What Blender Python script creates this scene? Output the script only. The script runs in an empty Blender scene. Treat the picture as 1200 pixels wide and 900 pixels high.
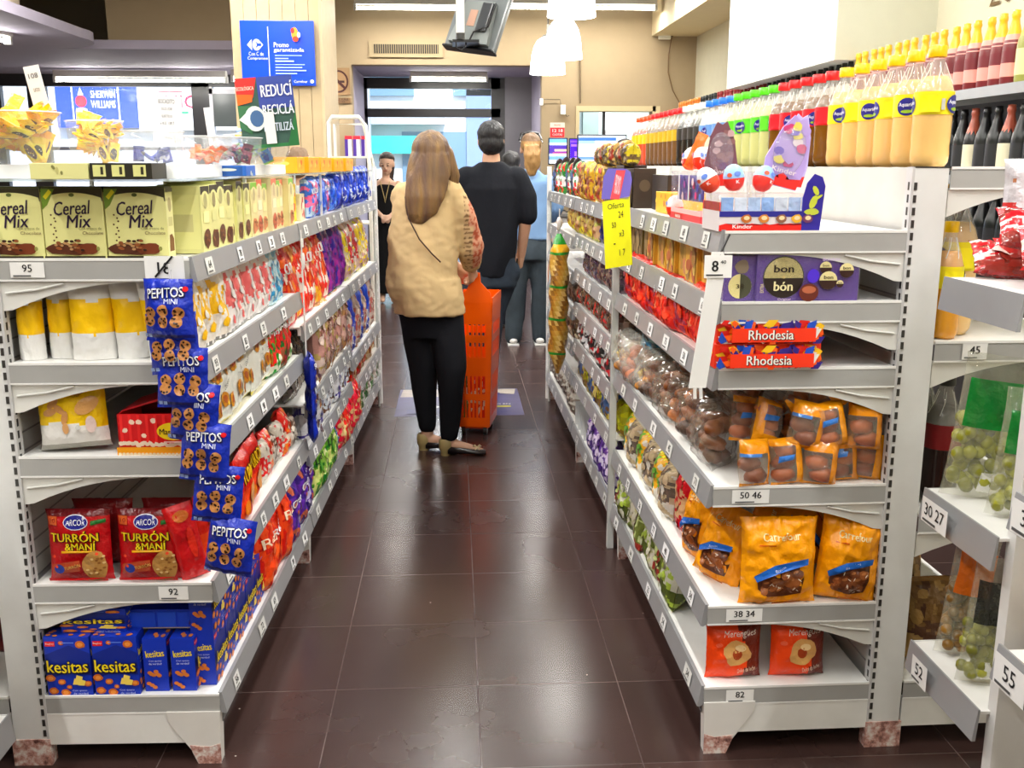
import bpy, math, random
import numpy as np
from mathutils import Matrix, Vector, Euler, noise
from math import sin, cos, pi, radians, atan, tan, sqrt
S=bpy.context.scene; COL=S.collection
vs=S.view_settings; vs.view_transform='Standard'; vs.look='None'; vs.gamma=1; vs.use_curve_mapping=False; vs.exposure=0.0; S.display_settings.display_device='sRGB'
rnd=random.Random(7)
def lin(c):
    c=[max(0,min(255,x))/255 for x in c[:3]]
    return [x/12.92 if x<=.04045 else ((x+.055)/1.055)**2.4 for x in c]
# ------------------------------------------------------------ materials (all node based)
def vivid(c):
    m=(c[0]*.3+c[1]*.55+c[2]*.15); q=[max(0,min(255,m+(x-m)*1.16)) for x in c[:3]]
    return [255*(x/255)**1.12 for x in q]
MATS={}
def mat(name,rough=.5,metal=0,col=None,bump=0,bscale=60,film=False,emit=0,spec=.5,trans=0,dirt=0,coat=0,var=0,stretch=None,alpha=None):
    if name in MATS: return MATS[name]
    m=bpy.data.materials.new(name); m.use_nodes=True; nt=m.node_tree; N=nt.nodes; K=nt.links
    b=N['Principled BSDF']; out=N['Material Output']
    b.inputs['Roughness'].default_value=rough; b.inputs['Metallic'].default_value=metal
    b.inputs['Specular IOR Level'].default_value=spec; b.inputs['Transmission Weight'].default_value=trans
    b.inputs['Coat Weight'].default_value=coat
    if col is None:
        a=N.new('ShaderNodeAttribute'); a.attribute_name='Col'; src=a.outputs['Color']
    else:
        a=N.new('ShaderNodeRGB'); a.outputs[0].default_value=lin(col)+[1]; src=a.outputs[0]
    tc=N.new('ShaderNodeTexCoord')
    if var or dirt:
        n=N.new('ShaderNodeTexNoise'); n.inputs['Scale'].default_value=9; n.inputs['Detail'].default_value=5
        K.new(tc.outputs['Object'],n.inputs['Vector'])
        r=N.new('ShaderNodeValToRGB'); r.color_ramp.elements[0].position=.35; r.color_ramp.elements[1].position=.75
        v=max(var,dirt); r.color_ramp.elements[0].color=[1,1,1,1]; r.color_ramp.elements[1].color=[1-v,1-v*1.05,1-v*1.15,1]
        K.new(n.outputs['Fac'],r.inputs['Fac'])
        mx=N.new('ShaderNodeMixRGB'); mx.blend_type='MULTIPLY'; mx.inputs[0].default_value=1
        K.new(src,mx.inputs[1]); K.new(r.outputs['Color'],mx.inputs[2]); src=mx.outputs[0]
    if dirt:
        n2=N.new('ShaderNodeTexNoise'); n2.inputs['Scale'].default_value=26; n2.inputs['Detail'].default_value=8; n2.inputs['Roughness'].default_value=.75
        K.new(tc.outputs['Object'],n2.inputs['Vector'])
        r2=N.new('ShaderNodeValToRGB'); r2.color_ramp.elements[0].position=.70; r2.color_ramp.elements[1].position=.74
        K.new(n2.outputs['Fac'],r2.inputs['Fac'])
        m2=N.new('ShaderNodeMixRGB'); m2.inputs[2].default_value=lin((92,80,70))+[1]
        K.new(r2.outputs['Color'],m2.inputs[0]); K.new(src,m2.inputs[1]); src=m2.outputs[0]
    K.new(src,b.inputs['Base Color'])
    if emit: K.new(src,b.inputs['Emission Color']); b.inputs['Emission Strength'].default_value=emit
    if bump:
        n=N.new('ShaderNodeTexNoise'); n.inputs['Scale'].default_value=bscale; n.inputs['Detail'].default_value=3
        if stretch:
            mp=N.new('ShaderNodeMapping'); mp.inputs['Scale'].default_value=stretch; K.new(tc.outputs['Object'],mp.inputs['Vector']); K.new(mp.outputs[0],n.inputs['Vector'])
        else: K.new(tc.outputs['Object'],n.inputs['Vector'])
        bp=N.new('ShaderNodeBump'); bp.inputs['Strength'].default_value=bump; bp.inputs['Distance'].default_value=.01
        K.new(n.outputs['Fac'],bp.inputs['Height']); K.new(bp.outputs[0],b.inputs['Normal'])
    if film or alpha is not None:
        t=N.new('ShaderNodeBsdfTransparent'); ms=N.new('ShaderNodeMixShader')
        if alpha is None: K.new(a.outputs['Alpha'],ms.inputs[0])
        else: ms.inputs[0].default_value=alpha
        if name=='clear_film':
            gl=N.new('ShaderNodeBsdfGlossy'); gl.inputs['Roughness'].default_value=.1; lw=N.new('ShaderNodeLayerWeight'); lw.inputs['Blend'].default_value=.5; pw=N.new('ShaderNodeMath'); pw.operation='POWER'; pw.inputs[1].default_value=3; fr=N.new('ShaderNodeMath'); fr.operation='MULTIPLY_ADD'; fr.inputs[1].default_value=.5; fr.inputs[2].default_value=.05; m9=N.new('ShaderNodeMixShader')
            K.new(bp.outputs[0],gl.inputs['Normal']); K.new(bp.outputs[0],lw.inputs['Normal']); K.new(lw.outputs['Facing'],pw.inputs[0]); K.new(pw.outputs[0],fr.inputs[0]); K.new(fr.outputs[0],m9.inputs[0]); K.new(t.outputs[0],m9.inputs[1]); K.new(gl.outputs[0],m9.inputs[2]); K.new(m9.outputs[0],ms.inputs[1])
        else: K.new(t.outputs[0],ms.inputs[1])
        K.new(b.outputs[0],ms.inputs[2]); K.new(ms.outputs[0],out.inputs[0])
    MATS[name]=m; return m
foil=mat('foil_print',.3,0,bump=.9,bscale=30,spec=.5)
foilS=mat('soft_foil_print',.36,0,bump=.6,bscale=32)
carton=mat('carton_print',.42)
film=mat('clear_film',.14,0,bump=1.0,bscale=30,film=True,spec=.8)
plastic=mat('gloss_plastic',.28)
matte=mat('matte_paint',.7)
powder=mat('white_powder_coat',.42,dirt=.10)
rail=mat('grey_price_rail',.3,col=(146,147,149),spec=.6,var=.08)
paper=mat('paper',.7)
fabric=mat('fabric',.9,bump=.25,bscale=22,spec=.2)
denim=mat('denim',.9,bump=.3,bscale=30,var=.25,spec=.2)
skin=mat('skin',.5,spec=.35,var=.06)
hairm=mat('hair',.55,bump=.8,bscale=70,stretch=(1,1,.12),var=.35)
bread=mat('bread_crust',.45,bump=.3,bscale=30,var=.25)
metal=mat('steel',.3,metal=.8,col=(170,170,170))
glassm=mat('bottle_plastic',.07,film=True,spec=.9)
liquid=mat('liquid',.12,spec=.7)
wallm=mat('painted_wall',.75,bump=.05,bscale=160,var=.04)
scuff=mat('scuffed_metal',.6)
lampm=mat('tube_glow',.5,emit=30,col=(255,252,240))
shadem=mat('lit_shade',.5,emit=3.6,col=(255,255,252))
screen=mat('screen_glow',.2,emit=1.1)
def _scuff():
    nt=scuff.node_tree;N=nt.nodes;K=nt.links;b=N['Principled BSDF']; tc=N.new('ShaderNodeTexCoord'); n=N.new('ShaderNodeTexNoise'); n.inputs['Scale'].default_value=38; n.inputs['Detail'].default_value=7; n.inputs['Roughness'].default_value=.7
    K.new(tc.outputs['Object'],n.inputs['Vector']); r=N.new('ShaderNodeValToRGB'); e=r.color_ramp.elements; e[0].position=.36; e[0].color=lin((92,56,50))+[1]; e[1].position=.62; e[1].color=lin((224,218,212))+[1]; m=e.new(.48); m.color=lin((190,140,128))+[1]
    K.new(n.outputs['Fac'],r.inputs[0]); K.new(r.outputs[0],b.inputs['Base Color'])
_scuff()
# ------------------------------------------------------------ mesh builder
def noi(x,y,z): return noise.noise(Vector((x,y,z)))
class MB:
    def __init__(s): s.v=[];s.f=[];s.c=[];s.s=[]
    def add(s,vs,fs,col,smooth=False):
        o=len(s.v); s.v.extend([tuple(q) for q in vs]); one=not isinstance(col,list)
        for i,f in enumerate(fs):
            s.f.append(tuple(o+k for k in f)); c=col if one else col[i]
            s.c.append(c if len(c)==4 else (*c,1)); s.s.append(smooth)
        return s
    def box(s,x0,y0,z0,x1,y1,z1,col,b=0):
        if x0>x1:x0,x1=x1,x0
        if y0>y1:y0,y1=y1,y0
        if z0>z1:z0,z1=z1,z0
        if b<=0:
            v=[(x,y,z) for z in(z0,z1) for y in(y0,y1) for x in(x0,x1)]
            return s.add(v,[(0,2,3,1),(4,5,7,6),(0,1,5,4),(2,6,7,3),(0,4,6,2),(1,3,7,5)],col)
        bm=bmesh_box(x0,y0,z0,x1,y1,z1,b)
        return s.add(bm[0],bm[1],col)
    def xf(s,M,start=0):
        for i in range(start,len(s.v)): s.v[i]=tuple(M@Vector(s.v[i]))
        return s
    def quad(s,a,b,c,d,col): return s.add([a,b,c,d],[(0,1,2,3)],col)
    def prism(s,pts,axis,a,b,col):
        """closed 2D outline extruded along axis; pts in the other two axes"""
        n=len(pts)
        def P(p,t): return (t,p[0],p[1]) if axis=='x' else ((p[0],t,p[1]) if axis=='y' else (p[0],p[1],t))
        v=[P(p,a) for p in pts]+[P(p,b) for p in pts]
        fs=[tuple(range(n)),tuple(range(2*n-1,n-1,-1))]+[(i,(i+1)%n,n+(i+1)%n,n+i) for i in range(n)]
        return s.add(v,fs,col)
    def tube(s,pts,r,col,n=8,cap=True):
        pts=[Vector(p) for p in pts]; rs=r if isinstance(r,(list,tuple)) else [r]*len(pts)
        v=[];up=None
        for i,p in enumerate(pts):
            d=(pts[min(i+1,len(pts)-1)]-pts[max(i-1,0)]).normalized()
            if up is None: up=Vector((0,0,1)) if abs(d.z)<.9 else Vector((1,0,0))
            a=d.cross(up).normalized(); b2=a.cross(d).normalized(); up=b2
            for k in range(n):
                t=2*pi*k/n; v.append(p+(a*cos(t)+b2*sin(t))*rs[i])
        f=[(i*n+k,i*n+(k+1)%n,(i+1)*n+(k+1)%n,(i+1)*n+k) for i in range(len(pts)-1) for k in range(n)]
        s.add(v,f,col,True)
        if cap: s.add(v[:n],[tuple(range(n))],col); s.add(v[-n:],[tuple(range(n))[::-1]],col)
        return s
    def lathe(s,prof,n,col,c=(0,0,0),sx=1,sy=1,smooth=True):
        """prof list of (r,z) or (r,z,col)"""
        v=[(c[0]+p[0]*cos(2*pi*k/n)*sx,c[1]+p[0]*sin(2*pi*k/n)*sy,c[2]+p[1]) for p in prof for k in range(n)]
        f=[];cc=[]
        for i in range(len(prof)-1):
            for k in range(n):
                f.append((i*n+k,i*n+(k+1)%n,(i+1)*n+(k+1)%n,(i+1)*n+k)); cc.append(prof[i][2] if len(prof[i])>2 else col)
        return s.add(v,f,cc,smooth)
    def ball(s,c,rx,ry,rz,col,n=10,m=7,rot=0,nz=0,seed=0,tilt=0):
        R=Euler((tilt,0,rot)).to_matrix(); v=[]
        for j in range(m+1):
            t=pi*j/m
            for k in range(n):
                q=2*pi*k/n; d=Vector((sin(t)*cos(q),sin(t)*sin(q),cos(t)))
                g=1+(nz*noi(d.x*1.7+seed,d.y*1.7,d.z*1.7) if nz else 0)
                v.append(Vector(c)+R@Vector((d.x*rx*g,d.y*ry*g,d.z*rz*g)))
        f=[(j*n+k,(j+1)*n+k,(j+1)*n+(k+1)%n,j*n+(k+1)%n) for j in range(m) for k in range(n)]
        return s.add(v,f,col,True)
    def mesh(s,name,m):
        me=bpy.data.meshes.new(name); me.from_pydata(s.v,[],s.f)
        lt=np.empty(len(me.polygons),dtype=np.int32); me.polygons.foreach_get('loop_total',lt)
        cl={}
        arr=np.array([cl.setdefault(c,lin(vivid(c))+[c[3] if c[3]>.5 else c[3]*.6]) for c in s.c],dtype=np.float32).reshape(-1,4)
        ca=me.color_attributes.new('Col','FLOAT_COLOR','CORNER')
        ca.data.foreach_set('color',np.repeat(arr,lt,axis=0).ravel())
        me.polygons.foreach_set('use_smooth',s.s); me.materials.append(m); me.update(); return me
    def obj(s,name,m,parent=None,loc=(0,0,0),rz=0): return mkobj(name,s.mesh(name,m),parent,loc,rz)
import bmesh
_bb={}
def bmesh_box(x0,y0,z0,x1,y1,z1,b):
    key=tuple(round(q,4) for q in (x1-x0,y1-y0,z1-z0,b))
    if key not in _bb:
        bm=bmesh.new(); bmesh.ops.create_cube(bm,size=1)
        for v in bm.verts: v.co=Vector((v.co.x*(x1-x0),v.co.y*(y1-y0),v.co.z*(z1-z0)))
        bmesh.ops.bevel(bm,geom=bm.edges[:]+bm.verts[:],offset=b,segments=2,profile=.6,affect='EDGES')
        bm.verts.index_update()
        _bb[key]=([v.co.copy() for v in bm.verts],[tuple(v.index for v in f.verts) for f in bm.faces]); bm.free()
    vs,fs=_bb[key]; c=Vector(((x0+x1)/2,(y0+y1)/2,(z0+z1)/2))
    return [v+c for v in vs],fs
def mkobj(name,data,parent=None,loc=(0,0,0),rz=0):
    o=bpy.data.objects.new(name,data); COL.objects.link(o); o.location=loc
    if isinstance(rz,(tuple,list)): o.rotation_euler=rz
    else: o.rotation_euler=(0,0,rz)
    if parent: o.parent=parent
    return o
def tag(o,label,cat,group=None,kind=None):
    o['label']=label; o['category']=cat
    if group: o['group']=group
    if kind: o['kind']=kind
    return o
def thing(name,label,cat,loc=(0,0,0),rz=0,group=None): return tag(mkobj(name,None,None,loc,rz),label,cat,group)
def struct(o): o['kind']='structure'; return o
# kits: (name, mesh, [parts])
def spawn(k,loc,rz,label,cat,group=None,scale=None):
    def rec(k,par):
        o=bpy.data.objects.new(k[0],k[1]); COL.objects.link(o)
        if par: o.parent=par
        for ch in (k[2] if len(k)>2 else []): rec(ch,o)
        return o
    o=rec(k,None); o.location=loc
    o.rotation_euler=rz if isinstance(rz,(tuple,list)) else (0,0,rz)
    if scale: o.scale=scale if isinstance(scale,(tuple,list)) else (scale,)*3
    return tag(o,label,cat,group)
# ------------------------------------------------------------ lettering and printed shapes
_tx={}
def text2d(s,bold=.0):
    k=(s,bold)
    if k not in _tx:
        cu=bpy.data.curves.new('t','FONT'); cu.body=s; cu.size=1; cu.resolution_u=2; cu.offset=bold
        o=bpy.data.objects.new('t',cu); COL.objects.link(o)
        bpy.context.view_layer.update()
        me=bpy.data.meshes.new_from_object(o.evaluated_get(bpy.context.evaluated_depsgraph_get()))
        v=np.array([tuple(q.co) for q in me.vertices]) if len(me.vertices) else np.zeros((0,3)); f=[tuple(p.vertices) for p in me.polygons]
        bpy.data.objects.remove(o); bpy.data.curves.remove(cu); bpy.data.meshes.remove(me)
        if len(v):
            lo=v.min(0);hi=v.max(0); v=(v-(lo+hi)/2); _tx[k]=(v[:,:2]/(hi-lo)[:2],f,(hi-lo)[0]/(hi-lo)[1])
        else: _tx[k]=(v[:,:2],f,1)
    return _tx[k]
class Art:
    """printed shapes laid on a surface map P(x,y,off)->3D ; x,y in metres on the face"""
    def __init__(s,mb,P,off=.0003,step=.0002): s.mb=mb;s.P=P;s.o=off;s.st=step
    def _n(s): s.o+=s.st; return s.o
    def poly(s,pts,col,rings=1):
        o=s._n(); n=len(pts); cx=sum(p[0] for p in pts)/n; cy=sum(p[1] for p in pts)/n
        v=[s.P(cx,cy,o)];
        for r in range(1,rings+1):
            t=r/rings; v+=[s.P(cx+(p[0]-cx)*t,cy+(p[1]-cy)*t,o) for p in pts]
        f=[(0,1+k,1+(k+1)%n) for k in range(n)]
        for r in range(1,rings):
            a=1+(r-1)*n;b=a+n; f+=[(a+k,b+k,b+(k+1)%n,a+(k+1)%n) for k in range(n)]
        s.mb.add(v,f,col,True)
    def ell(s,cx,cy,rx,ry,col,rot=0,n=16,nz=0,seed=0,rings=1):
        p=[]
        for k in range(n):
            t=2*pi*k/n; g=1+nz*noi(cos(t)*1.3+seed,sin(t)*1.3,seed*.7)
            x=rx*cos(t)*g;y=ry*sin(t)*g; p.append((cx+x*cos(rot)-y*sin(rot),cy+x*sin(rot)+y*cos(rot)))
        s.poly(p,col,rings)
    def rect(s,x0,y0,x1,y1,col,rings=1,k=1):
        p=[(x0+(x1-x0)*i/k,y0) for i in range(k)]+[(x1,y0+(y1-y0)*i/k) for i in range(k)]+[(x1+(x0-x1)*i/k,y1) for i in range(k)]+[(x0,y1+(y0-y1)*i/k) for i in range(k)]
        s.poly(p,col,rings)
    def txt(s,t,cx,cy,w,h,col,bold=.02,rot=0,arc=0,shear=0):
        v,f,asp=text2d(t)
        if w is None: w=h*asp
        if h is None: h=w/asp
        d=bold*h*.9; sh=[(0,0)] if bold<.005 else ([(-d,0),(d,0)] if bold<.045 else [(-d,-d),(d,-d),(-d,d),(d,d),(0,0)])
        for dx,dy in sh:
            o=s._n(); q=[]
            for a,b in v:
                x=a*w+shear*b*h+dx;y=b*h+arc*(a*2)**2*-1+dy
                q.append(s.P(cx+x*cos(rot)-y*sin(rot),cy+x*sin(rot)+y*cos(rot),o))
            s.mb.add(q,f,col)
def frontmap(x0,z0,y): return lambda x,z,o:(x0+x,y-o,z0+z)      # faces -Y
def sidemapR(y0,z0,x): return lambda u,z,o:(x+o,y0+u,z0+z)      # faces +X
def sidemapL(y0,z0,x): return lambda u,z,o:(x-o,y0-u,z0+z)      # faces -X
def topmap(x0,y0,z): return lambda x,y,o:(x0+x,y0+y,z+o)
# ------------------------------------------------------------ pouches
def pouchsurf(w,h,d,seed=0,stand=False,wr=.004,pinch=.06,kx=3.2,kz=4):
    def P(u,v,side=-1,off=0.):
        a=abs(2*u-1)
        su=max(0,1-a**kx)**.6
        if stand: sv=max(0,1-max(0,v)**kz)**.6*min(1,.75+v*1.5) if v>=0 else 1
        else: sv=max(0,1-abs(2*v-1)**kz)**.6
        t=d/2*su*sv
        n=noi(u*w*22+seed*3.1,v*h*22,side*2.3+seed)+.5*noi(u*w*60+seed,v*h*60,side+seed*1.7)
        t+=wr*n*(su**.5)*1.0
        e=abs(2*v-1)**3*(0 if (stand and v<.5) else 1); t+=wr*.9*e*(su**.5)*(abs(noi(u*w*150+seed,v*1.5,side*4.))*2-.6)
        x=(u-.5)*w*(1-pinch*sv)+(.0015*noi(v*h*80,seed,1.1) if a>.9 else 0)
        return (x,side*(max(t,.0006)+off),v*h)
    return P
def pouch(w,h,d,colf,back=None,nu=14,nv=18,seed=0,stand=False,wr=.004,mb=None,pinch=.06,kx=3.2,kz=4,M=None):
    """returns (MB, Art-map). colf(u,v)->rgb"""
    mb=mb or MB(); st=len(mb.v); P=pouchsurf(w,h,d,seed,stand,wr,pinch,kx,kz)
    for side in (-1,1):
        v=[P(i/nu,j/nv,side) for j in range(nv+1) for i in range(nu+1)]
        f=[];c=[]
        for j in range(nv):
            for i in range(nu):
                q=(j*(nu+1)+i,j*(nu+1)+i+1,(j+1)*(nu+1)+i+1,(j+1)*(nu+1)+i)
                f.append(q if side<0 else q[::-1])
                c.append(colf((i+.5)/nu,(j+.5)/nv) if side<0 or back is None else (back if isinstance(back,tuple) else back((i+.5)/nu,(j+.5)/nv)))
        mb.add(v,f,c,True)
    if stand:   # flat foot closing the bag
        pts=[P(i/nu,0,-1) for i in range(nu+1)]+[P(i/nu,0,1) for i in range(nu,-1,-1)]
        mb.add(pts,[tuple(range(len(pts)))],colf(.5,0))
    def A(x,z,o): return P(min(1,max(0,x/w+.5)),min(1,max(0,z/h)),-1,o)
    return mb,Art(mb,A,.0012,.0004)
def jag(c,a,seed=0):
    k=1+a*noi(seed*1.3,seed*.7,seed*2.1); return tuple(int(min(255,q*k)) for q in c[:3])
ORD=['first','second','third','fourth','fifth','sixth','seventh','eighth','ninth','tenth','eleventh','twelfth','thirteenth','fourteenth','fifteenth','sixteenth','seventeenth','eighteenth','nineteenth','twentieth']+['twenty-'+q for q in ['first','second','third','fourth','fifth','sixth','seventh','eighth','ninth']]+['thirtieth']+['thirty-'+q for q in ['first','second','third','fourth','fifth','sixth','seventh','eighth','ninth']]+['fortieth']+['forty-'+q for q in ['first','second','third','fourth','fifth','sixth','seventh','eighth','ninth']]
# ------------------------------------------------------------ camera
F=1168.; PIT=atan(257/F); H=1.45; YAW=atan(68*cos(PIT)/F)
cd=bpy.data.cameras.new('camera'); cam=bpy.data.objects.new('camera',cd); COL.objects.link(cam)
cd.sensor_width=36; cd.lens=36*F/1200; cam.location=(0,0,H); cam.rotation_euler=(pi/2-PIT,0,-YAW); cd.clip_start=.05; S.camera=cam
# ------------------------------------------------------------ gondola frames
class G:
    def __init__(s,o,a,side): s.o=Vector((o[0],o[1],0)); s.a=a; s.side=side; s.d=Vector((sin(a),cos(a),0)); s.s=Vector((cos(a),-sin(a),0))*side
    def W(s,x,y,z): return s.o+s.s*x+s.d*y+Vector((0,0,z))
    def rot(s,face): return -s.a+{'end':0,'aisle':-pi/2*s.side,'back':pi/2*s.side}[face]
LG=G((-.590,2.255),radians(1.755),-1); RG=G((.606,2.227),radians(-.43),1)
def put(k,g,x,y,z,label,cat,face='end',dz=0,tilt=0,group=None,scale=None,roll=0):
    """tilt leans the top backwards, roll turns it in its own plane"""
    R=Matrix.Rotation(g.rot(face)+dz,4,'Z')@Matrix.Rotation(-tilt,4,'X')@Matrix.Rotation(roll,4,'Y')
    return spawn(k,g.W(x,y,z),tuple(R.to_euler()),label,cat,group,scale)
WHT=(232,232,228); GRY=(160,161,162); BLK=(18,18,20)
# ============================================================ ROOM
def floor():
    o=MB().box(-7,-2.5,-.1,6,20,0,(70,50,46)).obj('floor',None or matte); struct(o)
    m=bpy.data.materials.new('polished_tiles'); m.use_nodes=True; nt=m.node_tree;N=nt.nodes;K=nt.links;b=N['Principled BSDF']
    g=N.new('ShaderNodeNewGeometry'); sx=N.new('ShaderNodeSeparateXYZ'); K.new(g.outputs['Position'],sx.inputs[0])
    def mth(op,a,bv=None,c=None):
        n=N.new('ShaderNodeMath'); n.operation=op
        for i,q in enumerate((a,bv,c)):
            if q is None: continue
            if isinstance(q,(int,float)): n.inputs[i].default_value=q
            else: K.new(q,n.inputs[i])
        return n.outputs[0]
    def line(s,off):
        a=mth('DIVIDE',mth('SUBTRACT',s,off),.4); fr=mth('ABSOLUTE',mth('SUBTRACT',mth('FRACT',a),.5)); return mth('GREATER_THAN',fr,.4965)
    def cell(s,off): return mth('FLOOR',mth('DIVIDE',mth('SUBTRACT',s,off),.4))
    lx=line(sx.outputs[0],.05); ly=line(sx.outputs[1],2.59)
    l=mth('MAXIMUM',lx,ly)
    cm=N.new('ShaderNodeCombineXYZ'); K.new(cell(sx.outputs[0],.05),cm.inputs[0]); K.new(cell(sx.outputs[1],2.59),cm.inputs[1])
    wn=N.new('ShaderNodeTexWhiteNoise'); K.new(cm.outputs[0],wn.inputs[0])
    n1=N.new('ShaderNodeTexNoise'); n1.inputs['Scale'].default_value=3; n1.inputs['Detail'].default_value=6; K.new(g.outputs['Position'],n1.inputs['Vector'])
    r=N.new('ShaderNodeValToRGB'); r.color_ramp.elements[0].color=lin((50,33,30))+[1]; r.color_ramp.elements[1].color=lin((74,54,50))+[1]
    mixf=mth('ADD',mth('MULTIPLY',wn.outputs[0],.35),mth('MULTIPLY',n1.outputs['Fac'],.65)); K.new(mixf,r.inputs[0])
    # worn pale lime in some joints, bits of grit
    n2=N.new('ShaderNodeTexNoise'); n2.inputs['Scale'].default_value=1.1; K.new(g.outputs['Position'],n2.inputs['Vector'])
    wear=mth('GREATER_THAN',n2.outputs['Fac'],.5)
    vo=N.new('ShaderNodeTexVoronoi'); vo.inputs['Scale'].default_value=9; vo.feature='F1'; K.new(g.outputs['Position'],vo.inputs['Vector'])
    grit=mth('LESS_THAN',vo.outputs['Distance'],.022)
    mx=N.new('ShaderNodeMixRGB'); mx.inputs[2].default_value=lin((128,112,106))+[1]
    K.new(mth('MULTIPLY',l,mth('ADD',mth('MULTIPLY',wear,.34),.03)),mx.inputs[0]); K.new(r.outputs[0],mx.inputs[1])
    m3=N.new('ShaderNodeMixRGB'); m3.inputs[2].default_value=lin((190,180,170))+[1]; K.new(grit,m3.inputs[0]); K.new(mx.outputs[0],m3.inputs[1])
    K.new(m3.outputs[0],b.inputs['Base Color'])
    n3=N.new('ShaderNodeTexNoise'); n3.inputs['Scale'].default_value=1.6; n3.inputs['Detail'].default_value=7; K.new(g.outputs['Position'],n3.inputs['Vector'])
    K.new(mth('ADD',mth('MULTIPLY',n3.outputs['Fac'],.18),mth('ADD',.17,mth('MULTIPLY',l,.3))),b.inputs['Roughness'])
    b.inputs['Specular IOR Level'].default_value=.55
    o.data.materials[0]=m
floor()
BE=(164,148,122); BE2=(204,186,150); LAV=(176,170,184); DK=(44,43,46)
struct(MB().box(-7,-2.5,3.55,6,14,3.65,(96,94,92)).obj('ceiling',wallm))
# right wall follows the aisle
def wallbox(name,*a,col=BE,m=None): return struct(MB().box(*a,col).obj(name,m or wallm))
wallbox('wall_right',2.83,-2.5,0,3.0,14,3.55,col=(204,200,180))
wallbox('wall_left',-6.2,-2.5,0,-6.0,14,3.55)
wallbox('wall_rear',-6.2,-2.7,0,3.0,-2.5,3.55)
# back wall with doorway recess and booth window
b=MB(); Yb=12
b.box(-1.55,Yb,0,-1.16,Yb+.2,3.55,BE)                # left of the doorway
b.box(-1.16,Yb,2.57,1.03,Yb+.2,3.55,BE)                 # header
b.box(1.03,Yb,0,1.47,Yb+.2,3.55,BE)
b.box(1.47,Yb,0,2.33,Yb+.2,1.05,BE); b.box(1.47,Yb,2.06,2.33,Yb+.2,3.55,BE); b.box(2.33,Yb,0,2.83,Yb+.2,3.55,BE)
struct(b.obj('wall_back',wallm))
b=MB(); b.box(-1.22,Yb+.2,0,-1.16,13.62,2.57,LAV); b.box(1.03,Yb+.2,0,1.09,13.62,2.57,LAV); b.box(-1.22,Yb+.2,2.57,1.09,13.7,2.63,LAV)
struct(b.obj('trim_1',wallm))
# booth room behind the window
b=MB(); b.box(1.2,14.2,.0,3.2,14.25,3,(214,232,236)); b.box(1.2,Yb+.2,2.9,3.2,14.25,2.95,(240,240,240)); b.box(1.1,Yb+.2,0,1.2,14.2,2.9,(200,205,210)); b.box(3.2,Yb+.2,0,3.3,14.2,2.9,(200,205,210))
b.box(1.62,13.6,.0,1.66,14.2,2.9,(40,44,50)); b.box(1.78,14.1,.9,2.0,14.2,2.2,(170,190,192))
b.box(2.1,14.12,1.72,2.24,14.2,1.92,(40,60,130)); b.box(2.1,14.115,1.84,2.24,14.2,1.92,(235,235,240))
struct(b.obj('wall_booth',wallm))
b=MB();
for q in [(1.43,Yb-.02,2.06,2.37,Yb,2.12),(1.43,Yb-.02,1.0,1.47,Yb,2.06),(2.33,Yb-.02,1.0,2.42,Yb,2.12),(1.43,Yb-.02,1.0,2.37,Yb,1.05),(1.75,Yb+.02,1.05,1.78,Yb+.06,2.06)]: b.box(*q,(196,182,150) if q[0]!=1.75 else DK)
struct(b.obj('window_1',wallm))
# street door
def glass(name,x0,y,z0,x1,z1,par=None):
    o=MB().box(x0,y,z0,x1,y+.01,z1,(235,245,248,.12)).obj(name,mat('window_glass',.03,film=True,spec=.6),par); return o
d=MB(); Yd=13.6
x0,x1=-1.19,.62
d.box(x0,Yd,0,x0+.07,Yd+.08,2.56,DK); d.box(.50,Yd,0,.68,Yd+.08,2.56,DK); d.box(x0,Yd,2.42,x1,Yd+.08,2.56,DK); d.box(x0,Yd,2.06,x1,Yd+.08,2.17,DK)
d.box(x0,Yd,0,x1,Yd+.08,.12,DK); d.box(-.35,Yd,.1,-.28,Yd+.08,2.06,DK) if False else None
o=struct(d.obj('door_1',plastic)); glass('glass_pane',x0+.07,Yd+.04,.12,.50,2.06,o); glass('transom_pane',x0+.07,Yd+.04,2.17,.50,2.42,o)
struct(MB().box(.68,Yd-.02,0,1.09,Yd+.1,2.57,(140,138,142)).obj('wall_doorside',wallm))
# shop window on the left
w=MB(); Yw=12.6; zt=2.42
for xx in (-6.0,-5.42,-3.0,-2.86) : pass
w.box(-6,Yw,2.36,-1.55,Yw+.1,2.56,DK)
for (a,bx) in [(-6.0,-5.36),(-5.05,-4.84),(-3.13,-2.92),(-2.3,-2.1)]: w.box(a,Yw,0,bx,Yw+.09,2.4,DK if a!=-3.36 else (180,180,185))
w.box(-6,Yw,1.62,-1.55,Yw+.06,1.66,(120,120,126)); w.box(-6,Yw,0,-1.55,Yw+.09,.5,DK)
w.box(-2.92,Yw-.01,.5,-2.88,Yw+.09,2.36,(190,190,196)); w.box(-2.92,Yw-.01,2.28,-2.3,Yw+.09,2.34,(190,190,196)); w.box(-2.88,Yw,1.9,-2.3,Yw+.05,2.28,(70,76,76))
o=struct(w.obj('window_2',plastic)); glass('glass_pane',-6,Yw+.05,.5,-1.55,2.36,o)
wallbox('wall_shopfront',-6.2,Yw,2.55,-1.5,Yw+.2,3.55)
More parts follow.
